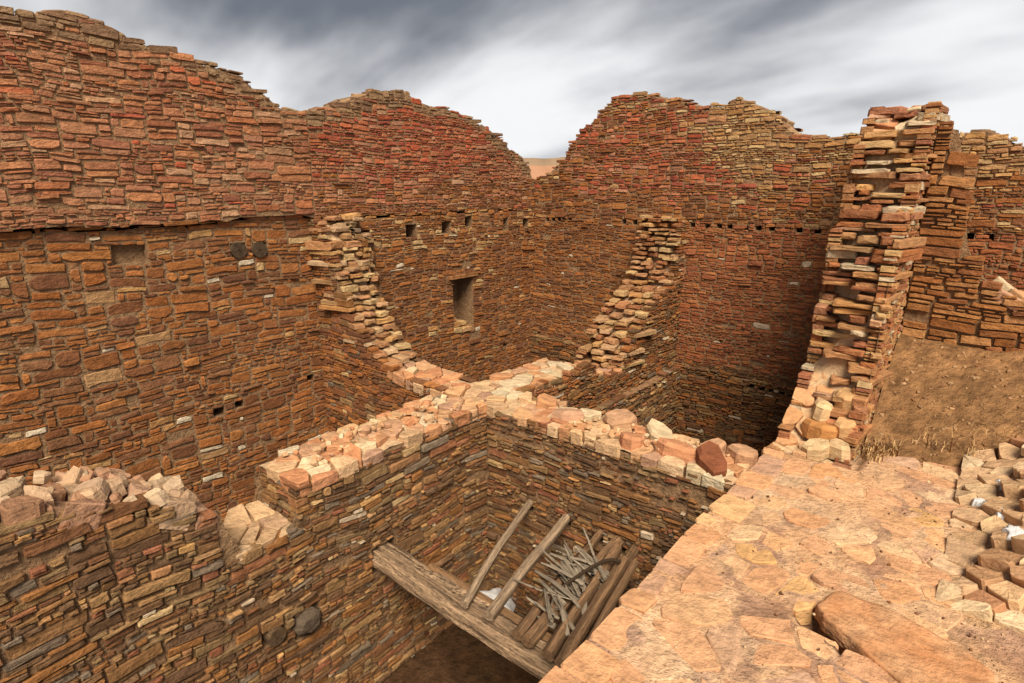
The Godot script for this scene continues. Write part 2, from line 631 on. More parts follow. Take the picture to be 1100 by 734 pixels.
# ------------------------------------------------------------ build
func _ready() -> void:
	rng.seed = 20240
	nz.seed = 5; nz.frequency = 0.5
	nf.seed = 8; nf.frequency = 0.02; nf.fractal_octaves = 3

	# camera
	var cam := Camera3D.new()
	cam.name = "camera"
	cam.fov = rad_to_deg(2.0 * atan(367.0 / 625.0))
	cam.near = 0.05; cam.far = 3000.0
	var pit := atan(167.0 / 625.0)
	var fwd := Vector3(cos(deg_to_rad(40.0)) * cos(pit), -sin(pit), -sin(deg_to_rad(40.0)) * cos(pit))
	cam.position = Vector3(0, EYE, 0)
	add_child(cam)
	cam.look_at_from_position(cam.position, cam.position + fwd, UP)
	cam.current = true
	cam_basis = cam.basis

	# sky, air, exposure
	var exposure := 4.1
	var env := Environment.new()
	env.background_mode = Environment.BG_SKY
	var sky := Sky.new()
	var pm := PanoramaSkyMaterial.new()
	pm.panorama = ImageTexture.create_from_image(sky_image())
	pm.energy_multiplier = 1.0 / exposure
	sky.sky_material = pm
	env.sky = sky
	env.tonemap_mode = Environment.TONE_MAPPER_LINEAR
	env.tonemap_exposure = exposure
	env.sdfgi_enabled = true; env.ssao_enabled = true; env.ssil_enabled = true
	var we := WorldEnvironment.new()
	we.name = "environment"; we.environment = env
	add_child(we)

	# the sun, spread wide by the cloud
	var sun := DirectionalLight3D.new()
	sun.name = "sun"
	sun.light_energy = 0.5
	sun.light_angular_distance = 30.0
	sun.light_color = Color(1.0, 0.95, 0.87)
	sun.shadow_enabled = true
	add_child(sun)
	sun.look_at_from_position(Vector3.ZERO, -Vector3(-0.47, 0.77, 0.43), UP)

	make_materials()
	build_ground()
	build_walls()
	build_platform()
	build_right_side()
	build_timber()
	build_small()


# palettes (base colours, sRGB)
var C_UP := [[192, 132, 98], [200, 140, 102], [178, 118, 90], [190, 122, 84], [176, 114, 84], [202, 156, 120], [186, 132, 98], [168, 110, 84], [204, 140, 98], [196, 134, 96]]
var C_RED := [[196, 104, 74], [202, 116, 80], [180, 98, 76], [204, 134, 98], [176, 98, 76], [200, 142, 110], [192, 116, 80], [188, 124, 90]]
var C_LOW := [[180, 116, 68], [172, 108, 62], [160, 104, 64], [146, 96, 64], [188, 126, 74], [136, 92, 66], [174, 114, 68], [150, 104, 72]]
var C_TAN := [[206, 168, 118], [194, 150, 104], [214, 180, 130], [198, 146, 94], [188, 138, 96], [210, 162, 106]]
var C_GREY := [[148, 110, 74], [158, 116, 76], [138, 104, 74], [162, 112, 68], [128, 98, 72], [154, 124, 88], [168, 130, 88], [136, 94, 64], [120, 90, 66]]
var C_DRED := [[180, 110, 74], [188, 114, 74], [170, 102, 68], [190, 124, 80], [162, 100, 70], [180, 118, 76]]
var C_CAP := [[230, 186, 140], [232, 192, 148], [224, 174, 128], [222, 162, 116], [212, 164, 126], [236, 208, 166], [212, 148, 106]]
var MORT := [184, 146, 110]


func col_left(u: float, v: float) -> Color:
	var r := rng.randf()
	var n := nf.get_noise_2d(u * 40.0, v * 40.0 + 300.0)
	if v > -0.28:
		var t := prof_left(u)
		if v > t - 0.14 + n * 0.1 and r < 0.75: return pick([[166, 134, 100], [156, 124, 94], [176, 140, 104], [150, 116, 88]])
		var red := smoothstep(3.0, 3.6, u) * smoothstep(6.4, 5.6, u) * smoothstep(-0.1, 0.3, v) + n * 0.6
		if r < red: return pick(C_RED, 0.2)
		if v < 0.1 and u > 3.3 and r < 0.5: return pick(C_LOW)
		return pick(C_UP)
	if r < 0.012: return lin(232, 212, 182)
	if r < 0.05: return pick(C_TAN)
	if u > 3.4 and v > -0.75 and r < 0.3: return pick(C_TAN)
	return pick(C_LOW)


func col_back(q: float, v: float) -> Color:
	var r := rng.randf()
	var n := nf.get_noise_2d(q * 40.0 + 900.0, v * 40.0 + 300.0)
	if v > -0.42:
		var tan_ := smoothstep(3.2, 2.2, q) * smoothstep(-0.15 , 0.3, v) + n * 0.7 + smoothstep(0.75, 0.95, v) * 0.5
		if r < tan_: return pick(C_TAN, 0.2)
		var red := smoothstep(4.9, 4.3, q) * smoothstep(1.2, 2.0, q) * smoothstep(-0.4, 0.2, v) + n * 0.5
		if rng.randf() < red * 0.8: return pick(C_RED, 0.2)
		return pick(C_LOW)
	if r < 0.008: return lin(226, 200, 170)
	if q < 3.0 and v > -1.9: return pick(C_DRED)
	if v < -2.1: return pick(C_GREY) if r < 0.6 else pick(C_LOW)
	return pick(C_LOW) if q > 3.0 else pick(C_DRED)


func col_grey(u: float, v: float) -> Color:
	var r := rng.randf()
	if r < 0.012: return lin(222, 196, 164)
	if r < 0.09: return pick([[172, 116, 82], [164, 106, 76], [176, 126, 86]])
	if r < 0.15: return pick([[146, 126, 104], [136, 116, 96], [156, 134, 110]])
	if r < 0.24: return pick(C_TAN)
	return pick(C_GREY)


func col_tower(u: float, v: float) -> Color:
	var r := rng.randf()
	if r < 0.35: return pick(C_TAN)
	if r < 0.5: return pick(C_UP)
	if r < 0.56: return lin(214, 190, 156)
	return pick([[190, 136, 92], [200, 148, 100], [178, 118, 78], [168, 112, 78], [186, 120, 76]])


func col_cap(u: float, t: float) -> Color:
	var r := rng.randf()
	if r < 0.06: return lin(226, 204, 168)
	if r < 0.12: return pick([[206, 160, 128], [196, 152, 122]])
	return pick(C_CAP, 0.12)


var P_LEFT := [[-0.6, 1.3], [0.6, 1.2], [1.09, 1.14], [1.18, 1.12], [1.37, 1.17], [1.54, 1.17], [1.68, 1.16], [1.79, 1.09], [1.86, 1.04], [2.04, 1.01], [2.29, 1.0], [2.54, 0.94], [2.69, 0.91], [2.75, 0.83], [2.97, 0.72], [3.13, 0.68], [3.36, 0.69], [3.53, 0.74], [3.69, 0.8], [4.04, 0.93], [4.45, 0.98], [4.65, 0.9], [4.86, 0.89], [5.26, 0.86], [5.64, 0.76], [5.96, 0.65], [6.24, 0.49], [6.41, 0.4], [6.56, 0.35], [6.68, 0.24], [6.71, 0.11], [7.4, 0.06]]
var P_BACK := [[-1.6, 0.2], [0.01, 0.33], [0.12, 0.42], [0.28, 0.47], [0.48, 0.46], [1.26, 0.48], [1.52, 0.5], [1.7, 0.51], [1.85, 0.54], [2.03, 0.69], [2.18, 0.75], [2.23, 0.82], [2.42, 0.89], [2.55, 0.9], [2.81, 0.85], [3.03, 0.89], [3.16, 0.96], [3.44, 1.05], [3.74, 1.08], [4.03, 1.06], [4.16, 0.99], [4.28, 0.86], [4.47, 0.72], [4.66, 0.55], [4.72, 0.43], [4.76, 0.34], [4.94, 0.26], [5.02, 0.19], [5.07, 0.14], [5.3, 0.08], [5.9, 0.06]]
var P_MID := [[-1.5, -1.12], [0.1, -1.3], [0.27, -1.34], [0.4, -1.36], [0.73, -1.49], [1.12, -1.7], [1.135, -1.97], [1.545, -1.97], [1.56, -1.7], [2.4, -1.68], [3.3, -1.69]]
var P_CROSS := [[0.9, -1.68], [3.9, -1.69], [4.16, -1.65], [4.41, -1.53], [4.68, -1.3], [4.78, -1.13], [4.9, -0.87], [5.04, -0.54], [5.2, -0.31], [5.26, -0.28]]
var P_PART := [[3.5, -1.7], [4.75, -1.74], [4.9, -1.86], [5.2, -1.93], [5.4, -1.93], [5.46, -1.78], [5.62, -1.6], [5.82, -1.44], [6.2, -1.24], [6.5, -1.1], [6.6, -0.85], [6.67, -0.5], [6.72, -0.4], [6.76, -0.38]]
var P_TOWER := [[3.8, -1.7], [4.1, -1.7], [4.35, -1.5], [4.64, -1.27], [4.77, -0.86], [4.83, -0.62], [4.88, -0.37], [5.1, -0.2], [5.17, 0.17], [5.4, 0.4], [5.7, 0.58], [6.1, 0.6], [6.8, 0.5]]
var P_TOWER_R := [[3.8, -1.72], [4.1, -1.7], [4.32, -1.45], [4.5, -1.15], [4.56, -0.6], [4.76, -0.32], [5.15, 0.0], [5.3, 0.3], [5.5, 0.57], [6.1, 0.6], [6.8, 0.5]]


func prof_left(u: float) -> float: return prof(P_LEFT, u) + nf.get_noise_2d(u * 160.0, 5.0) * 0.04
func prof_back(u: float) -> float: return prof(P_BACK, u) + nf.get_noise_2d(u * 160.0, 55.0) * 0.04
func prof_mid(u: float) -> float: return prof(P_MID, u)
func prof_cross(u: float) -> float: return prof(P_CROSS, u)
func prof_part(u: float) -> float: return prof(P_PART, u)
func prof_tower(u: float) -> float: return prof(P_TOWER, u)
func prof_tower_r(u: float) -> float: return prof(P_TOWER_R, u)


func hole(u: float, v: float, w: float, h: float, depth := 0.22) -> Dictionary:
	var a := snappedf(u - w * 0.5, BIN); var b := a + maxf(BIN * 2, snappedf(w, BIN))
	return {"u0": a, "u1": b, "v0": v - h * 0.5, "v1": v + h * 0.5, "depth": depth}


func style(sd: int, h0: float, h1: float, w0: float, w1: float, col: Callable, extra := {}) -> Dictionary:
	var d := {"seed": sd, "h0": h0, "h1": h1, "w0": w0, "w1": w1, "pow": 1.5, "gap": 0.010, "out": 0.004, "relief": 0.008, "rough": 1.0, "wave": 0.035, "tilt": 0.03, "miss": 0.02, "col": col}
	d.merge(extra, true)
	return d


func build_ground() -> void:
	var mb := MB.new()
	var c := lin(92, 66, 44)
	var rings := [[-4.0, -4.0, 9.0, 8.0, 0.25]]
	# near ground with a little relief, then the plain out to the horizon
	var x0 := -4.0; var x1 := 10.0; var z0 := -9.0; var z1 := 5.0
	var n := 70
	for j in n + 1:
		for k in n + 1:
			var x := lerpf(x0, x1, float(j) / n); var z := lerpf(z0, z1, float(k) / n)
			var edge := minf(minf(x - x0, x1 - x), minf(z - z0, z1 - z))
			var y := nf.get_noise_2d(x * 60.0, z * 60.0) * 0.09 * smoothstep(0.0, 1.0, edge)
			var m := 1.0 + nf.get_noise_2d(x * 90.0, z * 90.0 + 99.0) * 0.4
			mb.vert(Vector3(x, y, z), UP, Color(c.r * m, c.g * m, c.b * m))
	for j in n:
		for k in n:
			var a := j * (n + 1) + k
			mb.tri(a, a + 1, a + n + 2); mb.tri(a, a + n + 2, a + n + 1)
	var far := 2500.0
	var cc := lin(150, 116, 84)
	for q in [[-far, -far, far, z0], [-far, z1, far, far], [-far, z0, x0, z1], [x1, z0, far, z1]]:
		mb.quad(Vector3(q[0], 0, q[1]), Vector3(q[2], 0, q[1]), Vector3(q[2], 0, q[3]), Vector3(q[0], 0, q[3]), UP, cc)
	structure(mb, "ground", M.earth)

	# sandstone cliff of the canyon, far off: talus, orange face, paler rim
	var cl := MB.new()
	var dist := 260.0
	var prev: Array = []
	for j in 161:
		var az := deg_to_rad(lerpf(-40.0, 120.0, j / 160.0))
		var r := dist + nf.get_noise_2d(j * 9.0, 400.0) * 14.0 + nf.get_noise_2d(j * 40.0, 100.0) * 7.0
		var d := Vector3(cos(az), 0, -sin(az))
		var topv := 3.5 + dist * 0.0455 + nf.get_noise_2d(j * 5.0, 40.0) * 1.6 + nf.get_noise_2d(j * 45.0, 70.0) * 0.35
		var row := [[r - 12.0, -0.5, 0], [r, 3.0, 0], [r + 1.0, topv * 0.42, 1], [r + 1.5, topv * 0.78, 1], [r + 4.0, topv * 0.80, 2], [r + 5.0, topv, 2], [r + 60.0, topv + 1.0, 2]]
		var cur := []
		for e in row:
			var col: Color = [lin(168, 128, 92), lin(204, 156, 124), lin(176, 150, 124)][e[2]]
			var m := 1.0 + nf.get_noise_2d(j * 30.0, e[1] * 40.0) * 0.3
			cur.append(cl.vert(d * e[0] + UP * e[1], (-d + UP * 0.5).normalized(), Color(col.r * m, col.g * m, col.b * m)))
		if prev:
			for k in row.size() - 1:
				cl.tri(prev[k], prev[k + 1], cur[k + 1]); cl.tri(prev[k], cur[k + 1], cur[k])
		prev = cur
	structure(cl, "cliff", M.earth)


func build_walls() -> void:
	# slabs that hide stones from the eye (used only to choose which stones show largest)
	blockers = [
		{"axis": 1, "k": 2.95, "u0": -1.5, "u1": 3.2, "top": P_MID}, {"axis": 1, "k": 3.45, "u0": -1.5, "u1": 3.2, "top": P_MID},
		{"axis": 0, "k": 3.2, "u0": 1.0, "u1": 5.25, "top": P_CROSS}, {"axis": 0, "k": 3.65, "u0": 1.0, "u1": 5.25, "top": P_CROSS},
		{"axis": 1, "k": 2.95, "u0": 3.65, "u1": 6.75, "top": P_PART}, {"axis": 1, "k": 3.5, "u0": 3.65, "u1": 6.75, "top": P_PART},
		{"axis": 1, "k": 1.0, "u0": -1.0, "u1": 3.9, "top": [[0, -1.7]]}, {"axis": 1, "k": 0.54, "u0": 3.8, "u1": 6.75, "top": P_TOWER}, {"axis": 1, "k": 0.98, "u0": 3.8, "u1": 6.75, "top": P_TOWER}]
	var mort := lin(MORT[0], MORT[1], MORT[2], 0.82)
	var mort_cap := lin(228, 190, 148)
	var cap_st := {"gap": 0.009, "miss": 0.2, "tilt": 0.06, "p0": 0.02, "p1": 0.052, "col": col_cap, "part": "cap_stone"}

	# --- tall wall on the left, q = 5.25
	var w := wall("stone_wall", "long high sandstone wall filling the left side, with a blocked doorway and beam holes", "wall", at(3.0, 5.5, -3.5))
	var org := at(0, 5.25, 0)
	var holes := [hole(4.47, -0.5, 0.16, 0.15, 0.3), hole(5.02, -0.49, 0.14, 0.14, 0.3), hole(3.82, -0.53, 0.12, 0.15, 0.3), hole(5.4, -0.43, 0.12, 0.14, 0.3), hole(6.12, -0.49, 0.1, 0.16, 0.3), hole(6.56, -0.5, 0.12, 0.12, 0.3), hole(5.28, -1.49, 0.36, 0.72, 0.3), hole(6.1, -2.2, 0.1, 0.07), hole(3.06, -1.93, 0.07, 0.07), hole(2.1, -2.02, 0.1, 0.08), hole(2.3, -2.0, 0.08, 0.07), hole(2.46, -0.56, 0.13, 0.13, 0.1), hole(2.66, -0.57, 0.13, 0.13, 0.1), hole(1.6, -0.52, 0.24, 0.15, 0.06)]
	var ledge := func(u: float) -> float: return -0.30 + nf.get_noise_2d(u * 90.0, 77.0) * 0.05 + (0.04 if u > 2.4 else 0.0)
	var lo_top := func(u: float) -> float: return ledge.call(u) if u < 3.22 else minf(-0.30, prof_left(u))
	var shift := func(u: float) -> float: return 0.0
	masonry(w, org - QX * -0.05, PX, -QX, -0.5, 3.26, -3.5, lo_top, holes, style(1, 0.026, 0.088, 0.06, 0.28, col_left, {"gap": 0.013, "rough": 1.4, "tilt": 0.045, "relief": 0.006}))
	masonry(w, org, PX, -QX, 3.22, 6.8, -3.5, lo_top, holes, style(2, 0.018, 0.06, 0.045, 0.19, col_left, {"rough": 1.45, "gap": 0.010, "relief": 0.006}))
	bed_face(w, org + QX * 0.05, PX, -QX, -0.5, 3.26, -3.6, lo_top, holes, 0.006, mort)
	bed_face(w, org, PX, -QX, 3.24, 6.8, -3.6, lo_top, holes, 0.007, mort)
	# upper storey, built above the ledge
	masonry_from(w, org, PX, -QX, -0.5, 3.24, lo_top, prof_left, style(3, 0.020, 0.07, 0.06, 0.24, col_left, {"miss": 0.008, "gap": 0.009, "rough": 1.25, "relief": 0.006}))
	masonry_from(w, org, PX, -QX, 3.24, 6.8, lo_top, prof_left, style(4, 0.016, 0.055, 0.045, 0.19, col_left, {"miss": 0.008, "gap": 0.009, "rough": 1.25, "relief": 0.006}))
	bed_band(w, org, PX, -QX, -0.5, 6.8, lo_top, prof_left, 0.007, mort)
	bed_top(w, org, PX, -QX, -0.5, 7.35, 0.02, 0.5, prof_left, mort)
	w.bed.quad(org + PX * -0.5 + UP * -3.6 + QX * 0.5, org + PX * 7.35 + UP * -3.6 + QX * 0.5, org + PX * 7.35 + QX * 0.5, org + PX * -0.5 + QX * 0.5, QX, mort)
	masonry(w, org + QX * 0.5, PX, QX, -0.5, 7.3, -3.5, func(u): return prof_left(u) - 0.08, [], style(5, 0.06, 0.12, 0.15, 0.35, col_left))
	caps(w, org, PX, -QX, -0.5, 6.75, 0.0, 0.5, prof_left, 0.15, {"gap": 0.006, "miss": 0.1, "tilt": 0.03, "p0": 0.015, "p1": 0.04, "part": "cap_stone", "col": func(_u, _t): return pick([[170, 138, 104], [160, 128, 98], [178, 142, 106], [150, 116, 88]])})
	# doorway: lintel and the collapsed fill on its sill
	var lint := Stone.new()
	lint.o = org + PX * 5.28 + UP * -1.11; lint.ux = PX; lint.uy = UP; lint.un = -QX
	lint.poly = stone_poly(0.5, 0.045, 0.5); lint.proud = 0.035; lint.depth = 0.3; lint.col = lin(168, 118, 76); lint.part = "lintel"; lint.area = 0.02
	w.stones.append(lint)
	for e in [[5.16, -1.81, 0.17, 0.08, 0.05], [5.32, -1.82, 0.16, 0.07, 0.04], [5.18, -1.74, 0.19, 0.07, 0.08], [5.15, -1.67, 0.12, 0.07, 0.12], [5.33, -1.75, 0.13, 0.06, 0.12], [5.14, -1.60, 0.1, 0.06, 0.14], [5.43, -1.83, 0.08, 0.05, 0.08], [5.13, -1.53, 0.07, 0.06, 0.17]]:
		var s := Stone.new()
		s.o = org + PX * e[0] + UP * e[1] - (-QX) * e[4]; s.ux = PX; s.uy = UP; s.un = -QX
		s.poly = stone_poly(e[2], e[3], 1.3); s.proud = 0.06; s.depth = 0.2; s.area = 0.01; s.col = pick(C_TAN); s.part = "fill_stone"
		w.stones.append(s)
	# stone left behind where the broken cross wall was tied in
	for j in 46:
		var s := Stone.new()
		var v := rr(-0.95, -0.28)
		var u := 3.55 + (v + 0.6) * -0.2 + rr(-0.14, 0.26)
		s.o = org + PX * u + UP * v; s.ux = (PX + UP * rr(-0.15, 0.15)).normalized(); s.un = (-QX + UP * rr(-0.1, 0.3)).normalized(); s.uy = s.un.cross(s.ux) * -1.0
		if s.uy.y < 0.0: s.uy = -s.uy
		s.poly = stone_poly(rr(0.1, 0.2), rr(0.035, 0.075), 1.3); s.proud = rr(0.04, 0.13); s.depth = 0.1; s.area = 0.012; s.bevel = 0.02
		s.col = pick(C_TAN) if rng.randf() < 0.6 else lin(196, 160, 122); s.part = "broken_stone"
		w.stones.append(s)
	finish(w, M.stone, M.mortar)
	for e in [[2.46, -0.56], [2.66, -0.57]]:
		var mb := MB.new()
		tube(mb, org + PX * e[0] + UP * e[1] + QX * 0.3, org + PX * e[0] + UP * e[1] + QX * 0.03, 0.075, 0.072, lin(118, 96, 74), 20, 3, int(e[0] * 100), 0.02, 0.0, 0.05)
		put(mb, "beam_end", M.wood, w.node)
	# rough mud in the hollow left by fallen stones
	# --- back wall on the right, p = 6.75
	w = wall("stone_wall", "high red and tan wall at the back right, with a row of tiny square holes", "wall", at(7.0, 3.0, -3.5))
	org = at(6.75, 0, 0)
	var bh := []
	for j in 5: bh.append(hole(5.01 - j * 0.095, -0.45, 0.06, 0.055))
	for j in 10: bh.append(hole(2.86 - j * 0.15 + rr(-0.02, 0.02), -0.45 + rr(-0.008, 0.008), 0.055, 0.05))
	for q in [3.62, 3.5, 3.78, 0.26, 0.12]: bh.append(hole(q, -0.44, 0.06 if q > 1 else 0.07, 0.06))
	var lh := []
	for j in 5: lh.append(hole(1.98 - j * 0.11, -2.26, 0.06, 0.05))
	var mid := func(u: float) -> float: return -2.18 + nf.get_noise_2d(u * 60.0, 11.0) * 0.02
	masonry(w, org - PX * 0.05, QX, -PX, -1.6, 5.3, -3.5, mid, lh, style(6, 0.018, 0.055, 0.05, 0.22, col_back))
	bed_face(w, org - PX * 0.05, QX, -PX, -1.6, 5.3, -3.6, mid, lh, 0.022, mort)
	bed_band(w, org, QX, -PX, -1.6, 5.3, mid, prof_back, 0.007, mort, bh)
	bed_top(w, org - PX * 0.05, QX, -PX, -1.6, 5.3, 0.0, 0.1, mid, mort, 0.01)
	masonry_from(w, org, QX, -PX, -1.6, 5.3, mid, prof_back, style(7, 0.016, 0.055, 0.045, 0.19, col_back, {"gap": 0.009, "rough": 1.3, "relief": 0.006}), bh)
	bed_top(w, org, QX, -PX, -1.6, 5.9, 0.02, 0.5, prof_back, mort)
	masonry(w, org + PX * 0.5, QX, PX, -1.6, 5.8, -3.5, func(u): return prof_back(u) - 0.08, [], style(8, 0.06, 0.12, 0.15, 0.35, col_back))
	w.bed.quad(org + PX * 0.48 + QX * -1.6 + UP * -3.6, org + PX * 0.48 + QX * 5.8 + UP * -3.6, org + PX * 0.48 + QX * 5.8, org + PX * 0.48 + QX * -1.6, PX, mort)
	caps(w, org, QX, -PX, -1.6, 5.3, 0.0, 0.5, prof_back, 0.15, {"gap": 0.006, "miss": 0.1, "tilt": 0.03, "p0": 0.015, "p1": 0.04, "part": "cap_stone", "col": func(_u, _t): return pick([[170, 138, 104], [160, 128, 98], [178, 142, 106], [150, 116, 88]])})
	finish(w, M.stone, M.mortar)

	# --- wall through the middle, q = 2.95 .. 3.45, with a gap
	w = wall("stone_wall", "low broken wall in the lower left, notched by a gap, meeting the cross wall", "wall", at(1.2, 3.2, -3.5))
	org = at(0, 2.95, 0)
	var mh := [hole(1.52, -2.63, 0.18, 0.2, 0.05), hole(1.31, -2.59, 0.14, 0.12, 0.05), hole(2.14, -2.5, 0.2, 0.2, 0.1)]
	masonry(w, org, PX, -QX, -1.4, 3.2, -3.5, func(u): return prof_mid(u) - (0.035 if u > 1.55 else 0.0), mh, style(9, 0.014, 0.058, 0.05, 0.32, col_grey, {"relief": 0.010, "gap": 0.009, "miss": 0.035, "wave": 0.05}))
	bed_face(w, org, PX, -QX, -1.4, 3.22, -3.6, prof_mid, mh, 0.014, mort)
	masonry(w, org + QX * 0.5, PX, QX, -1.4, 3.2, -3.5, func(u): return minf(prof_mid(u), minf(prof_mid(u - 0.1), prof_mid(u + 0.1))) - 0.05, [], style(10, 0.03, 0.08, 0.1, 0.2, col_grey))
	bed_face(w, org + QX * 0.5, PX, QX, -1.4, 3.22, -3.6, prof_mid, [], 0.02, mort)
	for e in [[1.12, 1, -1.75], [1.56, -1, -1.75]]:
		var eo := at(e[0], 0, 0)
		var et := func(_u: float) -> float: return e[2]
		masonry(w, eo, QX, PX * e[1], 2.97, 3.43, -2.02, et, [], style(11, 0.025, 0.06, 0.08, 0.25, col_grey))
		bed_face(w, eo, QX, PX * e[1], 2.97, 3.43, -2.1, et, [], 0.03, mort)
	bed_top(w, org, PX, -QX, -1.4, 1.12, 0.02, 0.48, prof_mid, lin(216, 178, 140))
	bed_top(w, org, PX, -QX, 1.10, 1.58, 0.0, 0.5, func(_u): return -1.95, lin(216, 178, 136), 0.055)
	bed_top(w, org, PX, -QX, 1.56, 3.22, 0.02, 0.48, prof_mid, mort_cap)
	caps(w, org, PX, -QX, 1.15, 1.54, 0.0, 0.5, func(_u): return -1.95, 0.16, {"gap": 0.014, "miss": 0.25, "tilt": 0.03, "p0": 0.012, "p1": 0.022, "col": func(_u, _t): return pick([[214, 176, 136], [222, 184, 142], [204, 164, 126]]), "part": "cap_stone"})
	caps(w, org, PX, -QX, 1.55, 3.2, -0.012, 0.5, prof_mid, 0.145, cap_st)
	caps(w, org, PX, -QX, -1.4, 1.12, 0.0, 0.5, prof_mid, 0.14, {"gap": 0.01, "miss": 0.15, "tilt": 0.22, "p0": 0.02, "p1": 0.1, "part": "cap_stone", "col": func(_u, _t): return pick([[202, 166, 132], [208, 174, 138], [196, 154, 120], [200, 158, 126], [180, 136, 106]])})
	rubble(w, 70, func() -> Vector3:
		var u := rr(-0.2, 1.05)
		return org + PX * u + QX * rr(0.04, 0.46) + UP * (prof_mid(u) + rr(0.0, 0.05)), 0.03, 0.085, [[206, 170, 136], [212, 180, 144], [190, 144, 112], [220, 194, 158]])
	rubble(w, 70, func() -> Vector3:
		var u := rr(1.65, 3.1)
		return org + PX * u + QX * rr(0.08, 0.42) + UP * (prof_mid(u) + 0.012), 0.012, 0.045, C_CAP)
	var rock := Stone.new()
	rock.o = org + PX * 1.52 + UP * -2.63; rock.ux = PX; rock.uy = UP; rock.un = -QX
	var rp := PackedVector2Array()
	for j in 12: rp.append(Vector2.from_angle(TAU * j / 12.0) * rr(0.085, 0.097))
	rock.poly = rp; rock.proud = 0.05; rock.bevel = 0.03; rock.inset = 0.75; rock.bulge = 0.012; rock.col = lin(112, 96, 80); rock.area = 0.03; rock.part = "round_stone"; rock.soft = 0.9
	w.stones.append(rock)
	finish(w, M.stone, M.mortar)
	var be := MB.new()
	tube(be, org + PX * 1.31 + UP * -2.59 + QX * 0.15, org + PX * 1.31 + UP * -2.59 - QX * 0.03, 0.062, 0.055, lin(138, 110, 82), 18, 3, 44, 0.03, 0.0, 0.1)
	put(be, "beam_end", M.wood, w.node)

	# --- cross wall, p = 3.2 .. 3.65
	w = wall("stone_wall", "cross wall from platform to left wall, its far end climbing in a broken stair", "wall", at(3.4, 3.0, -3.5))
	org = at(3.2, 0, 0)
	var ch := [hole(2.52, -2.44, 0.08, 0.08, 0.12), hole(2.16, -2.43, 0.1, 0.1, 0.12), hole(1.88, -2.46, 0.08, 0.08, 0.12), hole(1.71, -2.47, 0.1, 0.08, 0.12)]
	masonry(w, org, QX, -PX, 1.0, 2.95, -3.5, func(u): return prof_cross(u) - 0.035, ch, style(12, 0.014, 0.052, 0.045, 0.26, col_grey, {"relief": 0.013, "miss": 0.03, "wave": 0.045}))
	masonry(w, org, QX, -PX, 3.45, 5.3, -3.5, prof_cross, [], style(13, 0.018, 0.06, 0.05, 0.2, func(u, v): return pick(C_LOW) if rng.randf() < 0.75 else col_grey(u, v)))
	bed_face(w, org, QX, -PX, 1.0, 5.3, -3.6, prof_cross, ch, 0.014, mort)
	masonry(w, org + PX * 0.45, QX, PX, 1.0, 5.3, -3.5, func(u): return prof_cross(u) - 0.05, [], style(14, 0.03, 0.08, 0.1, 0.2, col_grey))
	bed_face(w, org + PX * 0.45, QX, PX, 1.0, 5.3, -3.6, prof_cross, [], 0.03, mort)
	bed_top(w, org, QX, -PX, 1.0, 5.25, 0.02, 0.43, func(u): return prof_cross(u - 0.07), mort_cap)
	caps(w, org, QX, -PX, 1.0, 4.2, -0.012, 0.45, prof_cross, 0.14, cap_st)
	broken(w, org, QX, -PX, func(v, _f): return inverse(P_CROSS, v, 4.1, 5.25), -1.66, -0.3, 0.45, -1.0, {"h0": 0.04, "h1": 0.085, "w0": 0.09, "w1": 0.22, "col": func(_u, _v): return pick(C_TAN) if rng.randf() < 0.5 else pick([[200, 158, 116], [190, 140, 100], [208, 172, 132]])})
	rubble(w, 90, func() -> Vector3:
		var u := rr(1.1, 2.2)
		return org + QX * u + PX * rr(0.1, 0.38) + UP * (prof_cross(u) + 0.012), 0.01, 0.028, C_CAP)
	# the larger blocks lying along its top near the platform
	for e in [[1.25, 0.34, 0.10, 0.07, 0.06], [1.42, 0.16, 0.14, 0.09, 0.07], [1.18, 0.14, 0.15, 0.10, 0.09], [1.62, 0.33, 0.12, 0.10, 0.06], [1.72, 0.12, 0.10, 0.08, 0.05], [1.95, 0.36, 0.13, 0.09, 0.07], [2.3, 0.2, 0.12, 0.08, 0.06], [2.6, 0.33, 0.12, 0.1, 0.05], [1.06, 0.36, 0.09, 0.07, 0.07]]:
		block(w, org + QX * e[0] + PX * e[1] + UP * (prof_cross(e[0]) + 0.0), e[2], e[3], e[4], col_cap(0, 0) if e[0] != 1.18 else lin(150, 92, 64))
	finish(w, M.stone, M.mortar)

	# --- partition beyond the crossing, q = 2.95 .. 3.5
	w = wall("stone_wall", "short partition behind the crossing, climbing in a rubble slope against the back wall", "wall", at(5.2, 3.2, -3.5))
	org = at(0, 2.95, 0)
	var shelf := func(u: float) -> float: return -2.2 + nf.get_noise_2d(u * 60.0, 4.0) * 0.02
	masonry(w, org - QX * 0.09, PX, -QX, 3.65, 6.72, -3.5, shelf, [hole(5.62, -2.42, 0.1, 0.1)], style(15, 0.016, 0.05, 0.05, 0.22, col_grey, {"relief": 0.015}))
	bed_face(w, org - QX * 0.09, PX, -QX, 3.65, 6.75, -3.6, shelf, [hole(5.62, -2.42, 0.1, 0.1)], 0.03, mort)
	bed_top(w, org - QX * 0.09, PX, -QX, 3.65, 6.75, 0.0, 0.14, shelf, lin(170, 130, 96), 0.01)
	masonry_from(w, org, PX, -QX, 3.65, 6.75, shelf, prof_part, style(16, 0.016, 0.045, 0.05, 0.2, func(u, v): return col_grey(u, v) if rng.randf() < 0.6 else pick(C_LOW)))
	bed_face(w, org, PX, -QX, 3.65, 6.75, -2.3, prof_part, [], 0.03, mort)
	masonry(w, org + QX * 0.55, PX, QX, 3.65, 6.75, -3.5, func(u): return prof_part(u) - 0.05, [], style(17, 0.03, 0.08, 0.1, 0.2, col_grey))
	bed_face(w, org + QX * 0.55, PX, QX, 3.65, 6.75, -3.6, prof_part, [], 0.03, mort)
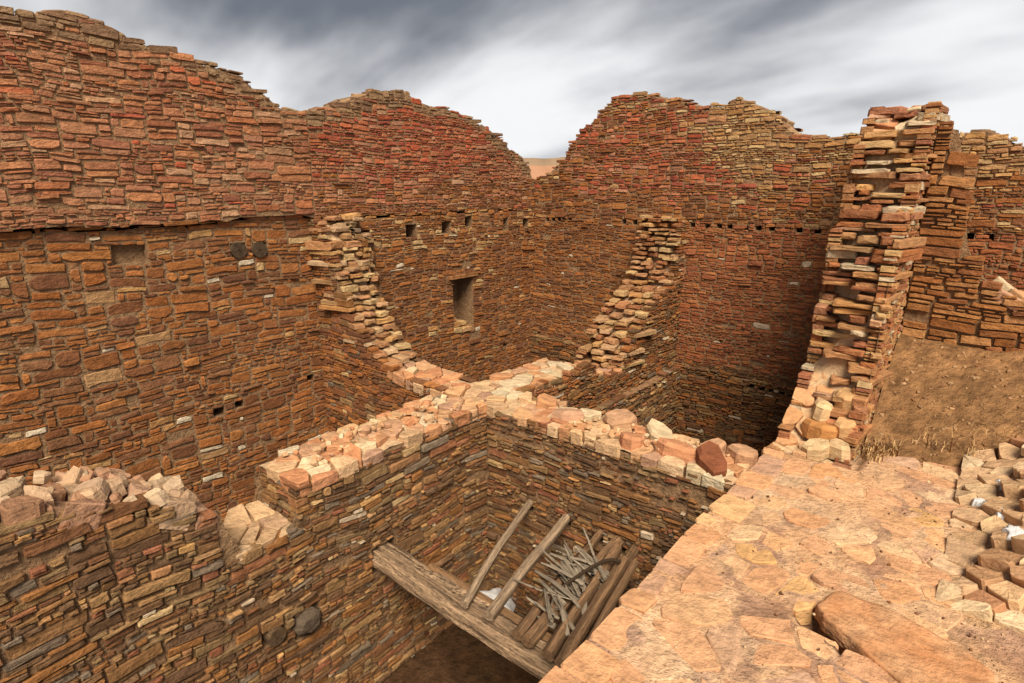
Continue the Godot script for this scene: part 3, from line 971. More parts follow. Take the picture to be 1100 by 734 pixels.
	bed_top(w, org, PX, -QX, 3.6, 6.75, 0.02, 0.53, func(u): return prof_part(u - (0.07 if u > 5.4 else 0.0)), mort_cap)
	caps(w, org, PX, -QX, 3.66, 5.4, 0.0, 0.55, prof_part, 0.17, cap_st)
	broken(w, org, PX, -QX, func(v, f): return inverse(P_PART, v, 5.38, 6.76) - 0.12 * f, -1.95, -0.36, 0.55, -1.0, {"h0": 0.035, "h1": 0.075, "w0": 0.08, "w1": 0.2, "col": func(_u, _v): return pick(C_TAN) if rng.randf() < 0.4 else pick([[196, 146, 104], [186, 130, 90], [204, 162, 120], [176, 118, 80]])})
	finish(w, M.stone, M.mortar)

	# --- tall broken wall on the right, q = 0.48 .. 1.0
	w = wall("stone_wall", "tall tower-like wall end of stacked rough slabs rising from the platform on the right", "wall", at(5.2, 0.75, -3.5))
	org = at(0, 1.0, 0)
	var tower_col := func(u, v): return col_tower(u, v)
	masonry(w, org, PX, QX, 3.85, 6.72, -3.5, prof_tower, [], style(18, 0.03, 0.08, 0.1, 0.25, tower_col))
	bed_face(w, org, PX, QX, 3.85, 6.75, -3.6, prof_tower, [], 0.03, mort)
	masonry(w, org - QX * 0.47, PX, -QX, 3.85, 6.72, -2.0, prof_tower_r, [], style(19, 0.016, 0.05, 0.04, 0.16, tower_col, {"relief": 0.010}))
	bed_face(w, org - QX * 0.47, PX, -QX, 3.85, 6.75, -3.6, prof_tower_r, [], 0.02, mort)
	bed_top(w, org, PX, QX, 3.85, 6.75, 0.02, 0.45, func(u): return prof_tower(u - (0.09 if u > 4.66 else 0.0)), mort_cap, 0.035, func(u): return prof_tower_r(u - 0.09))
	caps(w, org, PX, QX, 5.3, 6.72, 0.0, 0.47, prof_tower, 0.16, cap_st)
	caps(w, org, PX, QX, 3.9, 4.62, -0.01, 0.24, prof_tower, 0.15, {"gap": 0.009, "miss": 0.1, "tilt": 0.04, "p0": 0.03, "p1": 0.05, "steep": 0.2, "part": "cap_stone", "col": func(_u, _t): return pick([[228, 180, 134], [222, 166, 118], [232, 190, 144]], 0.1)})
	broken(w, org, PX, QX, func(v, f): return lerpf(inverse(P_TOWER, v, 4.05, 5.75), inverse(P_TOWER_R, v, 4.05, 5.75), f), -1.66, 0.57, 0.47, -1.0, {"h0": 0.028, "h1": 0.075, "w0": 0.08, "w1": 0.32, "col": tower_col, "skip": func(v, f): return v < -1.28 and f < 0.5})
	# rough bright blocks at the foot of the slope
	for e in [[4.0, 0.27, 0.10, 0.07, 0.05], [4.06, 0.4, 0.06, 0.09, 0.06], [4.17, 0.24, 0.12, 0.08, 0.07], [4.3, 0.22, 0.12, 0.07, 0.07], [4.24, 0.38, 0.1, 0.07, 0.05], [4.4, 0.34, 0.1, 0.08, 0.07]]:
		block(w, org + PX * e[0] - QX * e[1] + UP * (prof_tower(e[0]) + 0.02), e[2], e[3], e[4], pick([[216, 162, 104], [222, 174, 122], [210, 148, 92], [226, 190, 142]]))
	finish(w, M.stone, M.mortar)


func inverse(pts: Array, v: float, u0: float, u1: float) -> float:
	var u := u0
	while u < u1:
		if prof(pts, u) >= v: return u
		u += 0.01
	return u1


func block(w: Wall, o: Vector3, a: float, b: float, h: float, col: Color) -> void:
	var s := Stone.new()
	s.un = (UP + Vector3(rr(-0.18, 0.18), 0, rr(-0.18, 0.18))).normalized()
	s.ux = PX.rotated(UP, rr(0, TAU)); s.ux = (s.ux - s.un * s.ux.dot(s.un)).normalized()
	s.uy = s.un.cross(s.ux)
	s.o = o
	var p := PackedVector2Array()
	var n := 7
	for j in n: p.append(Vector2(cos(TAU * j / n + rr(-0.25, 0.25)) * a, sin(TAU * j / n + rr(-0.25, 0.25)) * b) * rr(0.82, 1.1))
	s.poly = p; s.proud = h; s.bevel = h * 0.4; s.inset = rr(0.72, 0.9); s.depth = 0.05; s.bulge = rr(0.0, 0.015); s.soft = 0.45
	s.col = col; s.area = a * b * 3.0; s.part = "cap_stone"
	w.stones.append(s)


func rubble(w: Wall, count: int, where: Callable, r0: float, r1: float, pal: Array) -> void:
	for j in count:
		var r := lerpf(r0, r1, pow(rng.randf(), 2.0))
		var s := Stone.new()
		s.un = Vector3(rr(-0.6, 0.6), 1, rr(-0.6, 0.6)).normalized()
		s.ux = PX.rotated(UP, rr(0, TAU)); s.ux = (s.ux - s.un * s.ux.dot(s.un)).normalized()
		s.uy = s.un.cross(s.ux)
		s.o = where.call()
		var p := PackedVector2Array()
		var n := rng.randi_range(5, 6)
		for k in n: p.append(Vector2.from_angle(TAU * k / n + rr(-0.3, 0.3)) * r * rr(0.7, 1.1) * 1.0)
		for k in n: p[k].y *= rr(0.6, 0.75)
		s.poly = p; s.proud = r * rr(0.3, 0.7); s.bevel = s.proud * 0.5; s.inset = rr(0.6, 0.9); s.depth = r * 0.5; s.soft = 0.3
		s.col = pick(pal); s.area = r * r * 1.6; s.part = "chip"
		w.stones.append(s)


# masonry that starts on an uneven lower edge
func masonry_from(w: Wall, org: Vector3, ux: Vector3, un: Vector3, u0: float, u1: float, low: Callable, top: Callable, st: Dictionary, holes := []) -> void:
	# level beds run parallel to the lower edge: work in heights above it
	var before := w.stones.size()
	var base_top := func(u: float) -> float: return maxf(0.0, float(top.call(u)) - float(low.call(u)))
	var hs := []
	for h: Dictionary in holes:
		var l: float = low.call((h.u0 + h.u1) * 0.5)
		hs.append({"u0": h.u0, "u1": h.u1, "v0": h.v0 - l, "v1": h.v1 - l, "depth": h.depth})
	var st2 := st.duplicate()
	var c: Callable = st.col
	st2.col = func(u, v): return c.call(u, v + float(low.call(u)))
	masonry(w, org, ux, un, u0, u1, 0.0, base_top, hs, st2)
	for j in range(before, w.stones.size()):
		var s: Stone = w.stones[j]
		var u: float = (s.o - org).dot(ux)
		s.o += UP * float(low.call(u))


func bed_band(w: Wall, org: Vector3, ux: Vector3, un: Vector3, u0: float, u1: float, low: Callable, top: Callable, recess: float, col: Color, holes := []) -> void:
	# the lower rim lies just under the ledge so that the two storeys overlap
	bed_face(w, org, ux, un, u0, u1, float(low.call((u0 + u1) * 0.5)) - 0.0, top, holes, recess, col)
	var u := u0
	while u < u1 - 0.001:
		var b := minf(u + 0.12, u1)
		var y: float = low.call((u0 + u1) * 0.5)
		var la: float = minf(low.call(u), y); var lb: float = minf(low.call(b), y)
		if la < y or lb < y:
			w.bed.quad(org + ux * u + UP * la - un * recess, org + ux * b + UP * lb - un * recess, org + ux * b + UP * y - un * recess, org + ux * u + UP * y - un * recess, un, col)
		# underside of the overhang
		w.bed.quad(org + ux * u + UP * float(low.call(u)) - un * recess, org + ux * b + UP * float(low.call(b)) - un * recess, org + ux * b + UP * float(low.call(b)) - un * (recess + 0.08), org + ux * u + UP * float(low.call(u)) - un * (recess + 0.08), -UP, col)
		u = b


# ------------------------------------------------------------ foreground platform
func plat_h(p: float, q: float) -> float:
	var h := -1.7 + nf.get_noise_2d(p * 45.0, q * 45.0 + 200.0) * 0.03
	h -= smoothstep(4.0, 4.6, p) * 0.07
	return h


func in_hole(p: float, q: float) -> float:
	# 1 inside the broken hole beside the big slab, fading along its front edge
	var a := Vector2(2.325, 0.31); var b := Vector2(2.13, -0.08)
	var x := Vector2(p, q)
	var t := clampf((x - a).dot(b - a) / (b - a).length_squared(), 0.0, 1.0)
	var d := x.distance_to(a.lerp(b, t)) + nf.get_noise_2d(p * 500.0, q * 500.0) * 0.015
	return smoothstep(0.10 - t * 0.045, 0.075 - t * 0.045, d) * lerpf(1.0, 0.25, smoothstep(0.5, 1.0, t))


func build_platform() -> void:
	var w := wall("stone_platform", "broad flat-topped wall of mortared flagstones in the right foreground", "platform", at(2.0, 0.3, -3.5))
	var org := at(0, 1.0, 0)
	var mcol := lin(230, 184, 142)
	# mortar surface
	var p0 := -0.4; var p1 := 4.62; var q0 := -2.0; var q1 := 0.985
	var np := 190; var nq := 112
	var first := w.bed.v.size()
	for j in np + 1:
		for k in nq + 1:
			var p := lerpf(p0, p1, float(j) / np); var q := lerpf(q0, q1, float(k) / nq)
			var h := plat_h(p, q) + nf.get_noise_2d(p * 280.0, q * 280.0) * 0.008
			h -= in_hole(p, q) * 0.45
			if p > 3.9 and q > 0.46: h -= 0.05
			var m := 1.0 + nf.get_noise_2d(p * 110.0 + 70.0, q * 110.0) * 0.28
			var o := nf.get_noise_2d(p * 70.0, q * 70.0 + 900.0)
			var stain := smoothstep(0.12, 0.4, nf.get_noise_2d(p * 60.0 + 333.0, q * 90.0) + nf.get_noise_2d(p * 400.0, q * 400.0) * 0.35)
			var mc := mcol.lerp(lin(178, 136, 112), stain * 0.75)
			w.bed.vert(at(p, q, h), UP, Color(mc.r * m, mc.g * m * (1.0 - o * 0.14), mc.b * m * (1.0 - o * 0.28)))
	for j in np + 1:
		for k in nq + 1:
			var a := first + j * (nq + 1) + k
			var dj := w.bed.v[a + nq + 1 if j < np else a] - w.bed.v[a - nq - 1 if j > 0 else a]
			var dk := w.bed.v[a + 1 if k < nq else a] - w.bed.v[a - 1 if k > 0 else a]
			var nn := dj.cross(dk).normalized()
			w.bed.n[a] = nn if nn.y > 0.0 else -nn
	for j in np:
		for k in nq:
			var a := first + j * (nq + 1) + k
			w.bed.tri(a, a + 1, a + nq + 2); w.bed.tri(a, a + nq + 2, a + nq + 1)
	# flagstones; t runs from the left edge inward
	var keep := func(c: Vector2) -> bool:
		var q := 1.0 - c.y
		if in_hole(c.x, q) > 0.3: return false
		if c.x > 3.9 and q > 0.44: return false
		var inside := Geometry2D.is_point_in_polygon(Vector2(c.x, q), PackedVector2Array(slab_pts()))
		return not inside
	var flag_col := func(u: float, t: float) -> Color:
		var r := rng.randf()
		var o := nf.get_noise_2d(u * 60.0, t * 60.0 + 900.0)
		if r < 0.022: return lin(240, 222, 182)
		if r < 0.09: return pick([[212, 170, 138], [204, 162, 132]])
		if r < 0.26 + o * 0.4: return pick([[228, 176, 130], [224, 166, 118], [230, 180, 124]])
		return pick([[230, 182, 138], [226, 172, 128], [230, 190, 148], [220, 166, 124]], 0.07)
	# edge blocks in a row along the drop, then the field of flags
	var p := 0.2
	while p < 3.85:
		var l := rr(0.09, 0.27)
		var s := Stone.new()
		var wd := rr(0.09, 0.19)
		s.un = (UP + Vector3(rr(-0.04, 0.04), 0, rr(-0.04, 0.04))).normalized()
		s.ux = PX; s.uy = QX
		s.o = at(p + l * 0.5, 1.0 - wd * 0.5 + rr(-0.012, 0.018), plat_h(p, 1.0))
		s.poly = stone_poly(l - 0.014, wd, 0.8); s.proud = rr(0.004, 0.016); s.bevel = 0.012; s.depth = 0.08; s.inset = 0.92; s.soft = 0.4
		s.col = pick([[226, 170, 124], [222, 164, 118], [216, 150, 106], [230, 182, 130], [204, 160, 130]], 0.08); s.area = l * wd; s.part = "flagstone"
		w.stones.append(s)
		p += l
	var top := func(u: float) -> float: return 0.0
	var n0 := w.stones.size()
	caps(w, at(0, 1.0, 0), PX, QX, 0.2, 4.6, 0.15, 2.9, top, 0.2, {"gap": 0.012, "miss": 0.2, "tilt": 0.014, "p0": 0.034, "p1": 0.046, "col": flag_col, "part": "flagstone", "keep": keep})
	for j in range(n0, w.stones.size()):
		var s: Stone = w.stones[j]
		s.o.y += plat_h(s.o.x, -s.o.z)
	# the faces that drop into the rooms
	var lt := func(u: float) -> float: return -1.75
	masonry(w, org, PX, QX, -0.4, 3.85, -3.5, lt, [hole(2.13, -2.5, 0.2, 0.2, 0.15)], style(31, 0.04, 0.09, 0.1, 0.3, col_grey))
	bed_face(w, org, PX, QX, -0.4, 3.86, -3.6, func(_u): return -1.68, [hole(2.13, -2.5, 0.2, 0.2, 0.15)], 0.03, lin(MORT[0], MORT[1], MORT[2]))
	# walls of the broken hole
	finish(w, M.flag, M.mortar)

	# the big loose slab beside the hole
	var t := thing("stone_slab", "large orange-brown sandstone slab tilted over a dark hole in the platform", "slab", at(2.3, 0.05, -1.7))
	var mb := MB.new()
	var cp := Vector2(2.33, 0.06)
	var rim := PackedVector2Array()
	var sp := slab_pts()
	for j in sp.size():
		var a: Vector2 = sp[j]; var b: Vector2 = sp[(j + 1) % sp.size()]
		for k in 5: rim.append(a.lerp(b, k / 5.0) + Vector2(rr(-0.006, 0.006), rr(-0.006, 0.006)))
	var n := rim.size()
	var base := lin(212, 156, 112)
	var rings := [0.0, 0.25, 0.45, 0.62, 0.78, 0.9, 0.965, 1.0, 1.0, 0.97]
	for ri in rings.size():
		for j in n:
			var x: Vector2 = cp + (rim[j] - cp) * float(rings[ri])
			var y := -1.672 + (x.x - cp.x) * -0.02 + (x.y - cp.y) * 0.03
			y += nf.get_noise_2d(x.x * 160.0, x.y * 160.0) * 0.012 + nf.get_noise_2d(x.x * 700.0, x.y * 700.0) * 0.003
			if ri == 7: y -= 0.012
			if ri == 8: y -= 0.06 + rr(0.0, 0.01)
			if ri == 9: y -= 0.072
			var o := nf.get_noise_2d(x.x * 130.0 + 40.0, x.y * 260.0)
			var m := 1.0 + nf.get_noise_2d(x.x * 420.0, x.y * 900.0 + 60.0) * 0.3
			var od := (rim[j] - cp).normalized()
			mb.vert(at(x.x, x.y, y), UP if ri < 8 else (Vector3(od.x, -0.2, -od.y)), Color(base.r * m, base.g * m * (1.0 + o * 0.2), base.b * m * (1.0 + o * 0.35)))
	for ri in rings.size() - 1:
		for j in n:
			var i0 := ri * n + j; var i1 := ri * n + (j + 1) % n
			if ri > 0: mb.tri(i0, i1, i1 + n)
			mb.tri(i0, i1 + n, i0 + n)
	smooth(mb)
	put(mb, "slab", M.flag, t)


func slab_pts() -> Array:
	return [Vector2(2.37, 0.35), Vector2(2.55, 0.30), Vector2(2.55, 0.12), Vector2(2.49, -0.13), Vector2(2.43, -0.23), Vector2(2.10, -0.24), Vector2(2.12, -0.02), Vector2(2.24, 0.18), Vector2(2.31, 0.30)]


# ------------------------------------------------------------ right-hand side
func earth_h(p: float, q: float) -> float:
	var h := lerpf(-1.80, -1.16, smoothstep(4.25, 5.5, p))
	h += smoothstep(0.0, -1.0, q) * 0.12
	return h + nf.get_noise_2d(p * 70.0, q * 70.0 + 500.0) * 0.05


func build_right_side() -> void:
	var mb := MB.new()
	var c := lin(164, 122, 82)
	var n := 60
	for j in n + 1:
		for k in n + 1:
			var p := lerpf(4.3, 6.8, float(j) / n); var q := lerpf(-2.4, 0.52, float(k) / n)
			var m := 1.0 + nf.get_noise_2d(p * 120.0, q * 120.0 + 40.0) * 0.4 + nf.get_noise_2d(p * 500.0, q * 500.0) * 0.2
			mb.vert(at(p, q, earth_h(p, q)), UP, Color(c.r * m, c.g * m, c.b * m))
	for j in n:
		for k in n:
			var a := j * (n + 1) + k
			mb.tri(a, a + 1, a + n + 2); mb.tri(a, a + n + 2, a + n + 1)
	structure(mb, "earth_fill", M.earth)

	# stub wall behind the fill, broken in steps down to the right
	var pst := [[-1.5, -0.95], [-0.5, -0.9], [-0.18, -0.8], [-0.03, -0.72], [0.13, -0.55], [0.2, -0.43], [0.275, -0.05], [0.36, 0.42], [0.5, 0.45]]
	var top := func(u: float) -> float: return prof(pst, u)
	var w := wall("stone_wall", "stub of orange-brown wall behind the tower-like wall end, stepping down to the right", "wall", at(5.6, -0.3, -3.5))
	var org := at(5.45, 0, 0)
	var col := func(u, v): return pick([[176, 118, 70], [184, 128, 78], [166, 108, 64], [158, 104, 68], [190, 138, 90]], 0.14)
	masonry(w, org, QX, -PX, -1.5, 0.52, -1.6, top, [], style(41, 0.03, 0.075, 0.09, 0.28, col, {"gap": 0.013}))
	bed_face(w, org, QX, -PX, -1.5, 0.52, -1.8, top, [], 0.03, lin(MORT[0], MORT[1], MORT[2], 0.8))
	bed_top(w, org, QX, -PX, -1.5, 0.5, 0.02, 0.4, func(u): return prof(pst, u - 0.08), lin(190, 150, 110), 0.05)
	caps(w, org, QX, -PX, -1.5, 0.18, 0.0, 0.4, top, 0.17, {"gap": 0.01, "miss": 0.1, "tilt": 0.1, "p0": 0.03, "p1": 0.07, "col": col_cap, "part": "cap_stone"})
	finish(w, M.stone, M.mortar)

	# heap of rough stones at the right edge
	w = wall("rubble_bank", "bank of rough loose stones flecked with old snow at the right edge of the platform", "rubble", at(3.9, -0.5, -1.8))
	var bank := func(p: float, q: float) -> float: return -1.69 + smoothstep(-0.06, -0.6, q) * 0.30 * smoothstep(2.7, 3.2, p) * smoothstep(5.2, 4.6, p)
	for j in 46:
		for k in 24:
			var p := 2.7 + j * 0.055; var q := -0.05 - k * 0.055
			var pts := [[p, q], [p + 0.055, q], [p + 0.055, q - 0.055], [p, q - 0.055]]
			var vs := []
			for e in pts: vs.append(at(e[0], e[1], bank.call(e[0], e[1]) + nf.get_noise_2d(e[0] * 300.0, e[1] * 300.0) * 0.02 - 0.02))
			var m := 1.0 + nf.get_noise_2d(p * 200.0, q * 200.0) * 0.3
			w.bed.quad(vs[0], vs[1], vs[2], vs[3], UP, lin(214, 172, 130, m))
	for poly: PackedVector2Array in cells(2.75, 5.05, 0.02, 1.0, 0.15):
		var r := rounded(poly, 0.006, rr(0.04, 0.2))
		if rng.randf() < 0.12: continue
		if r.size() < 4: continue
		var cc := Vector2.ZERO
		for t in r: cc += t
		cc /= r.size()
		var s := Stone.new()
		s.ux = (PX + UP * rr(-0.2, 0.2)).normalized()
		var qa := (QX + UP * (rr(-0.15, 0.15) - 0.25)).normalized()
		s.un = s.ux.cross(-qa).normalized()
		if s.un.y < 0.0: s.un = -s.un
		s.uy = s.un.cross(s.ux)
		if s.uy.dot(QX) < 0.0: s.uy = -s.uy
		s.o = at(cc.x, -cc.y, bank.call(cc.x, -cc.y))
		var loc := PackedVector2Array()
		for t in r: loc.append(Vector2(t.x - cc.x, -(t.y - cc.y)))
		s.poly = loc; s.proud = rr(0.0, 0.024); s.bevel = 0.005; s.rough = 0.007; s.depth = 0.06; s.soft = 0.4; s.area = 0.015
		s.col = pick([[228, 186, 142], [232, 196, 152], [220, 170, 126], [216, 158, 116], [236, 206, 166], [220, 178, 136]]); s.part = "stone"
		w.stones.append(s)
	finish(w, M.stone, M.mortar)
	var k := 0
	for e in [[4.05, -0.22, 0.05, 0.03], [3.66, -0.22, 0.07, 0.03], [3.38, -0.27, 0.1, 0.045], [3.85, -0.13, 0.05, 0.025]]:
		var lab: String = ["thin streak of old snow between the farthest stones of the right rubble bank", "small patch of old snow in the middle of the right rubble bank", "largest patch of old snow low on the right rubble bank", "narrow strip of old snow at the inner rim of the right rubble bank"][k]
		snow(lab, e[0], e[1], float(bank.call(e[0], e[1])) + 0.008, e[2], e[3], 0.008, rr(-0.5, 0.5))
		k += 1


func snow(label: String, p: float, q: float, h: float, a: float, b: float, thick: float, turn: float) -> void:
	var t := thing("snow_patch", label, "snow", at(p, q, h), "patches of old snow")
	var mb := MB.new()
	var rings := 6; var seg := 22
	var c := Color(0.84, 0.83, 0.82)
	mb.vert(t.position + UP * thick, UP, c)
	for r in range(1, rings + 1):
		for s in seg:
			var an := TAU * s / seg
			var f := float(r) / rings
			var wob := 1.0 + nf.get_noise_2d(cos(an) * 90.0 + p * 300.0, sin(an) * 90.0 + q * 300.0) * 0.55
			var x := Vector2(cos(an) * a, sin(an) * b).rotated(turn) * f * wob
			var y := thick * (1.0 - f * f) + nf.get_noise_2d((p + x.x) * 900.0, (q + x.y) * 900.0) * 0.006 - (0.03 if r == rings else 0.0)
			mb.vert(t.position + Vector3(x.x, y, -x.y), UP, c)
	for s in seg:
		mb.tri(0, 1 + s, 1 + (s + 1) % seg)
		for r in rings - 1:
			var i0 := 1 + r * seg + s; var i1 := 1 + r * seg + (s + 1) % seg
			mb.tri(i0, i0 + seg, i1 + seg); mb.tri(i0, i1 + seg, i1)
	smooth(mb)
	put(mb, "snow", M.snow, t)


func smooth(mb: MB) -> void:
	var acc := PackedVector3Array(); acc.resize(mb.v.size())
	for j in range(0, mb.i.size(), 3):
		var g := (mb.v[mb.i[j + 2]] - mb.v[mb.i[j]]).cross(mb.v[mb.i[j + 1]] - mb.v[mb.i[j]])
		for k in 3: acc[mb.i[j + k]] += g
	for j in mb.v.size():
		if acc[j].length() > 0.0: mb.n[j] = acc[j].normalized()


# ------------------------------------------------------------ timber
func tube(mb: MB, a: Vector3, b: Vector3, r0: float, r1: float, col: Color, seg: int, rings: int, sd: int, crack := 0.12, bend := 0.0, lump := 0.2) -> void:
	var d := (b - a).normalized()
	var s1 := d.cross(UP).normalized() if absf(d.y) < 0.9 else d.cross(PX).normalized()
	var s2 := s1.cross(d).normalized()
	var first := mb.v.size()
	var ln := a.distance_to(b)
	for r in rings + 1:
		var f := float(r) / rings
		var c := a.lerp(b, f) + s2 * sin(f * PI) * bend + s1 * nf.get_noise_2d(f * 60.0, sd * 7.0) * r0 * 0.35
		for s in seg + 1:
			var an := TAU * (s % seg) / seg
			var o := s1 * cos(an) + s2 * sin(an)
			var rad := lerpf(r0, r1, f)
			var cr := nf.get_noise_3d(cos(an) * 190.0 + sd * 13.0, sin(an) * 190.0, f * ln * 16.0)
			var gap := clampf(-cr - 0.08, 0.0, 0.3) * 3.0
			rad *= 1.0 + nf.get_noise_3d(cos(an) * 40.0 + sd, sin(an) * 40.0, f * ln * 30.0) * lump - gap * crack
			var m := 1.0 + cr * 0.75
			mb.vert(c + o * rad, o, Color(col.r * m, col.g * m, col.b * m), Vector2(float(s) / seg * 2.0, f * ln * 2.0))
	for r in rings:
		for s in seg:
			var i0 := first + r * (seg + 1) + s
			mb.tri(i0, i0 + 1, i0 + seg + 2); mb.tri(i0, i0 + seg + 2, i0 + seg + 1)
	for end in 2:
		var row := first if end == 0 else first + rings * (seg + 1)
		var nn := -d if end == 0 else d
		var mid := a if end == 0 else b
		var rows := [row]
		for f in [0.66, 0.33, 0.08]:
			var start := mb.v.size()
			for s in seg + 1:
				var x: Vector3 = mid + (mb.v[row + s] - mid) * f + nn * r0 * (0.12 * (1.0 - f) + nf.get_noise_2d(s % seg * 60.0, f * 300.0 + sd) * 0.10)
				var m := 1.0 + nf.get_noise_2d(s % seg * 90.0 + sd, f * 150.0) * 0.9
				mb.vert(x, nn, Color(col.r * m, col.g * m, col.b * m) * 0.9, Vector2(float(s) / seg * 5.0, f * 0.4))
			rows.append(start)
		for k in 3:
			for s in seg:
				var q := []
				for e in [rows[k] + s, rows[k] + s + 1, rows[k + 1] + s + 1, rows[k + 1] + s]: q.append(mb.vert(mb.v[e], nn, mb.c[e], mb.uv[e]))
				mb.tri(q[0], q[1], q[2]); mb.tri(q[0], q[2], q[3])


func build_timber() -> void:
	# main roof beam between the two walls
	var t := thing("roof_beam", "thick weathered roof beam spanning the lower room", "beam", at(2.13, 2.0, -2.58))
	var mb := MB.new()
	tube(mb, at(2.15, 3.02, -2.5), at(2.11, 0.9, -2.5), 0.098, 0.1, lin(194, 160, 126), 36, 90, 3, 0.45)
	smooth_keep(mb)
	put(mb, "log", M.wood, t)
	mb = MB.new()
	tube(mb, at(2.20, 2.55, -2.435), at(2.19, 1.2, -2.44), 0.035, 0.03, lin(180, 138, 98), 12, 40, 9, 0.5)
	put(mb, "split_strip", M.wood, t)
	# smaller poles laid from the cross wall onto the beam
	var poles := [
		[3.26, 2.53, 2.04, 2.08, -2.385, -2.375, 0.030, 0.026, "thin pale pole leaning from the cross wall, nearest the snowy corner"],
		[3.26, 2.17, 2.06, 1.90, -2.385, -2.372, 0.040, 0.034, "straight pale pole, second from the snowy corner"],
		[3.26, 1.88, 2.05, 1.69, -2.39, -2.372, 0.032, 0.034, "dark short-looking pole half hidden under the grey splints"],
		[3.24, 1.72, 2.05, 1.60, -2.39, -2.37, 0.045, 0.04, "brown pole beneath the middle of the grey splints"],
		[3.02, 1.63, 2.02, 1.45, -2.315, -2.34, 0.036, 0.036, "smooth brown pole lying on top beside the grey splints"],
		[2.94, 1.54, 2.02, 1.375, -2.32, -2.345, 0.038, 0.036, "smooth brown pole second from the platform edge"],
		[3.22, 1.59, 2.3, 1.44, -2.39, -2.38, 0.03, 0.03, "short pole end poking from the cross wall behind the brown poles"],
		[2.98, 1.475, 2.1, 1.31, -2.33, -2.35, 0.024, 0.03, "cracked pole closest to the platform edge"]]
	var k := 0
	for e in poles:
		var c := lin(214, 182, 148) if k < 2 else lin(178, 138, 102)
		t = thing("roof_pole", e[8], "pole", at(lerpf(e[0], e[2], 0.5), lerpf(e[1], e[3], 0.5), e[5] - e[7]), "poles of the broken roof")
		mb = MB.new()
		tube(mb, at(e[0], e[1], e[4]), at(e[2], e[3], e[5]), e[6], e[7], c, 16, 40, 60 + k * 5, 0.25, 0.015 if k == 0 else 0.0)
		put(mb, "pole", M.wood, t)
		k += 1
	# grey splints over the poles
	for j in 44:
		var upper := j < 30
		var c0 := Vector2(rr(2.4, 2.78), rr(1.5, 1.62)) if upper else Vector2(rr(2.18, 2.42), rr(1.42, 1.6))
		var ang := rr(-0.45, 0.5) + (0.25 if upper else 0.5)
		var l := rr(0.2, 0.46) if upper else rr(0.14, 0.3)
		var dir := Vector2(sin(ang), cos(ang))
		var c1 := c0 + dir * l
		var h0 := -2.325 + rr(0.0, 0.04)
		var h1 := h0 + rr(-0.05, 0.05)
		splint(at(c0.x, c0.y, h0), at(c1.x, c1.y, h1), rr(0.008, 0.017), rr(0.003, 0.006), lin(206, 186, 160, rr(0.6, 1.1)), j)
	# the dark bowed strip over the splints
	t = thing("bark_strip", "dark bowed bark strip curving over the grey splints", "bark", at(2.6, 1.6, -2.3))
	mb = MB.new()
	var prev := at(2.84, 1.5, -2.26)
	for j in range(1, 9):
		var f := j / 8.0
		var nx := at(2.84 - f * 0.42 + sin(f * PI) * 0.1, 1.5 + f * 0.16, -2.26 - f * 0.02 + sin(f * PI) * 0.03)
		tube(mb, prev, nx, 0.011, 0.011, lin(96, 76, 58), 6, 2, 31)
		prev = nx
	put(mb, "strip", M.wood, t)


func smooth_keep(mb: MB) -> void:
	smooth(mb)


func splint(a: Vector3, b: Vector3, wd: float, th: float, col: Color, k: int) -> void:
	var t := thing("wood_splint", "split grey wood splint lying across the roof poles", "splint", (a + b) * 0.5, "grey splints heaped on the roof poles")
	var mb := MB.new()
	var d := (b - a).normalized()
	var s1 := d.cross(UP).normalized()
	s1 = s1.rotated(d, rr(-0.6, 0.6))
	var s2 := s1.cross(d).normalized()
	var n := 6
	var bow := rr(-0.015, 0.02)
	var rows := []
	for j in n + 1:
		var f := float(j) / n
		var c := a.lerp(b, f) + s2 * sin(f * PI) * bow
		var w2 := wd * (1.0 - 0.65 * pow(f, 3.0)) * rr(0.85, 1.1)
		var row := []
		var m := rr(0.85, 1.12)
		var cc := Color(col.r * m, col.g * m, col.b * m)
		for e in [[-1, -1], [1, -1], [1, 1], [-1, 1]]:
			row.append(mb.vert(c + s1 * w2 * e[0] + s2 * th * e[1], (s1 * e[0] * 0.4 + s2 * e[1]).normalized(), cc, Vector2(e[0] * 0.2 + k * 0.13, f * 0.6)))
		rows.append(row)
	for j in n:
		for e in 4:
			var f: int = (e + 1) % 4
			mb.tri(rows[j][e], rows[j][f], rows[j + 1][f]); mb.tri(rows[j][e], rows[j + 1][f], rows[j + 1][e])
	put(mb, "splint", M.wood, t)


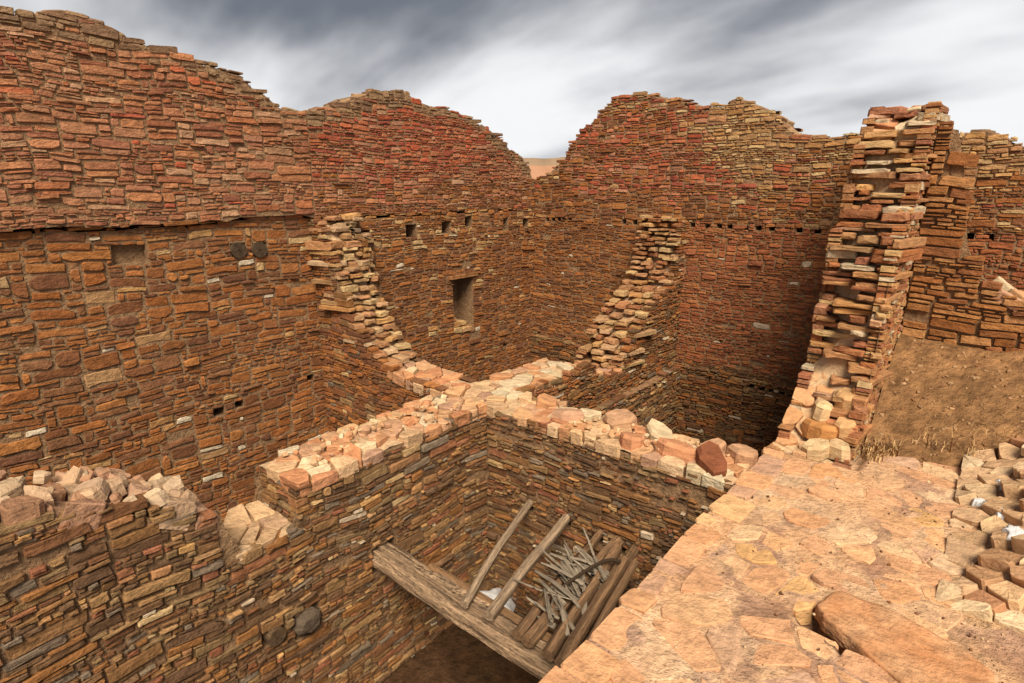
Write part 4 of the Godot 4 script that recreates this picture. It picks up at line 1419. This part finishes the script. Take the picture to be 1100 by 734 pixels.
# ------------------------------------------------------------ snow, dry plants
func build_small() -> void:
	pebbles("earth_gravel", 700, func() -> Vector3:
		var p := rr(4.3, 5.4); var q := rr(-0.9, 0.5)
		return at(p, q, earth_h(p, q)), 0.003, 0.022, [[176, 136, 98], [190, 152, 112], [150, 108, 74]], "small stones scattered over the brown earth fill")
	pebbles("platform_grit", 900, func() -> Vector3:
		var p := rr(1.4, 4.4); var q := lerpf(-0.25, 0.95, pow(rng.randf(), 1.8))
		return at(p, q, plat_h(p, q) + 0.006), 0.002, 0.011, [[190, 150, 112], [226, 190, 148], [150, 106, 74], [120, 84, 60]], "grit and chips scattered on the platform")
	snow("white patch of old snow in the dark corner of the lower room floor", 3.0, 2.74, -3.36, 0.2, 0.21, 0.13, 0.6)
	tuft("dry grass tuft against the foot of the tower-like wall end", 4.42, 0.43, -1.78, 0.12, 110, 0.17)
	tuft("spiky dry tuft beside the last flagstones under the tower-like wall end", 4.15, 0.43, -1.72, 0.06, 50, 0.1)
	tuft("straw-coloured grass tuft at the far rim of the platform", 4.72, 0.06, -1.72, 0.2, 110, 0.2)
	tuft("straw-coloured grass tuft behind the rubble bank, nearest the right edge", 4.95, -0.14, -1.66, 0.2, 110, 0.2)
	tuft("sparse reddish weeds on the shaded floor of the lower room", 1.92, 1.9, -3.48, 0.2, 40, 0.25)


func pebbles(called: String, count: int, where: Callable, r0: float, r1: float, pal: Array, label: String) -> void:
	var mb := MB.new()
	for j in count:
		var s := Stone.new()
		var rad := lerpf(r0, r1, pow(rng.randf(), 3.0))
		s.un = Vector3(rr(-0.4, 0.4), 1, rr(-0.4, 0.4)).normalized()
		s.ux = PX.rotated(UP, rr(0, TAU)); s.ux = (s.ux - s.un * s.ux.dot(s.un)).normalized()
		s.uy = s.un.cross(s.ux)
		s.o = where.call()
		var p := PackedVector2Array()
		for k in 5: p.append(Vector2(cos(TAU * k / 5.0 + rr(-0.3, 0.3)), sin(TAU * k / 5.0 + rr(-0.3, 0.3)) * 0.7) * rad * rr(0.7, 1.1))
		s.poly = p; s.proud = rad * rr(0.25, 0.6); s.bevel = s.proud * 0.5; s.depth = rad * 0.4; s.col = pick(pal)
		emit(mb, s, Vector3.ZERO)
	var mi := MeshInstance3D.new()
	mi.mesh = mb.mesh(M.stone); mi.name = called
	mi.set_meta("kind", "stuff"); mi.set_meta("label", label); mi.set_meta("category", "gravel")
	add_child(mi)


func tuft(label: String, p: float, q: float, h: float, rad: float, count: int, tall: float) -> void:
	var t := thing("dry_grass", label, "grass", at(p, q, h), "dry grass tufts")
	var mb := MB.new()
	for j in count:
		var o := t.position + Vector3(rr(-1, 1), 0, rr(-1, 1)) * rad
		var lean := Vector3(rr(-1, 1), 0, rr(-1, 1)) * rr(0.3, 1.2)
		var l := tall * rr(0.4, 1.1)
		var side := lean.cross(UP).normalized() * 0.003
		var c := lin(196, 156, 104, rr(0.6, 1.1))
		var m := o + (UP + lean * 0.4).normalized() * l * 0.6
		var e := m + (UP * 0.4 + lean).normalized() * l * 0.45
		var nn := (UP + lean).normalized()
		var k := mb.vert(o - side, nn, c); mb.vert(o + side, nn, c); mb.vert(m - side, nn, c); mb.vert(m + side, nn, c); mb.vert(e, nn, c)
		mb.tri(k, k + 1, k + 3); mb.tri(k, k + 3, k + 2); mb.tri(k + 2, k + 3, k + 4)
	put(mb, "blades", M.grass, t)
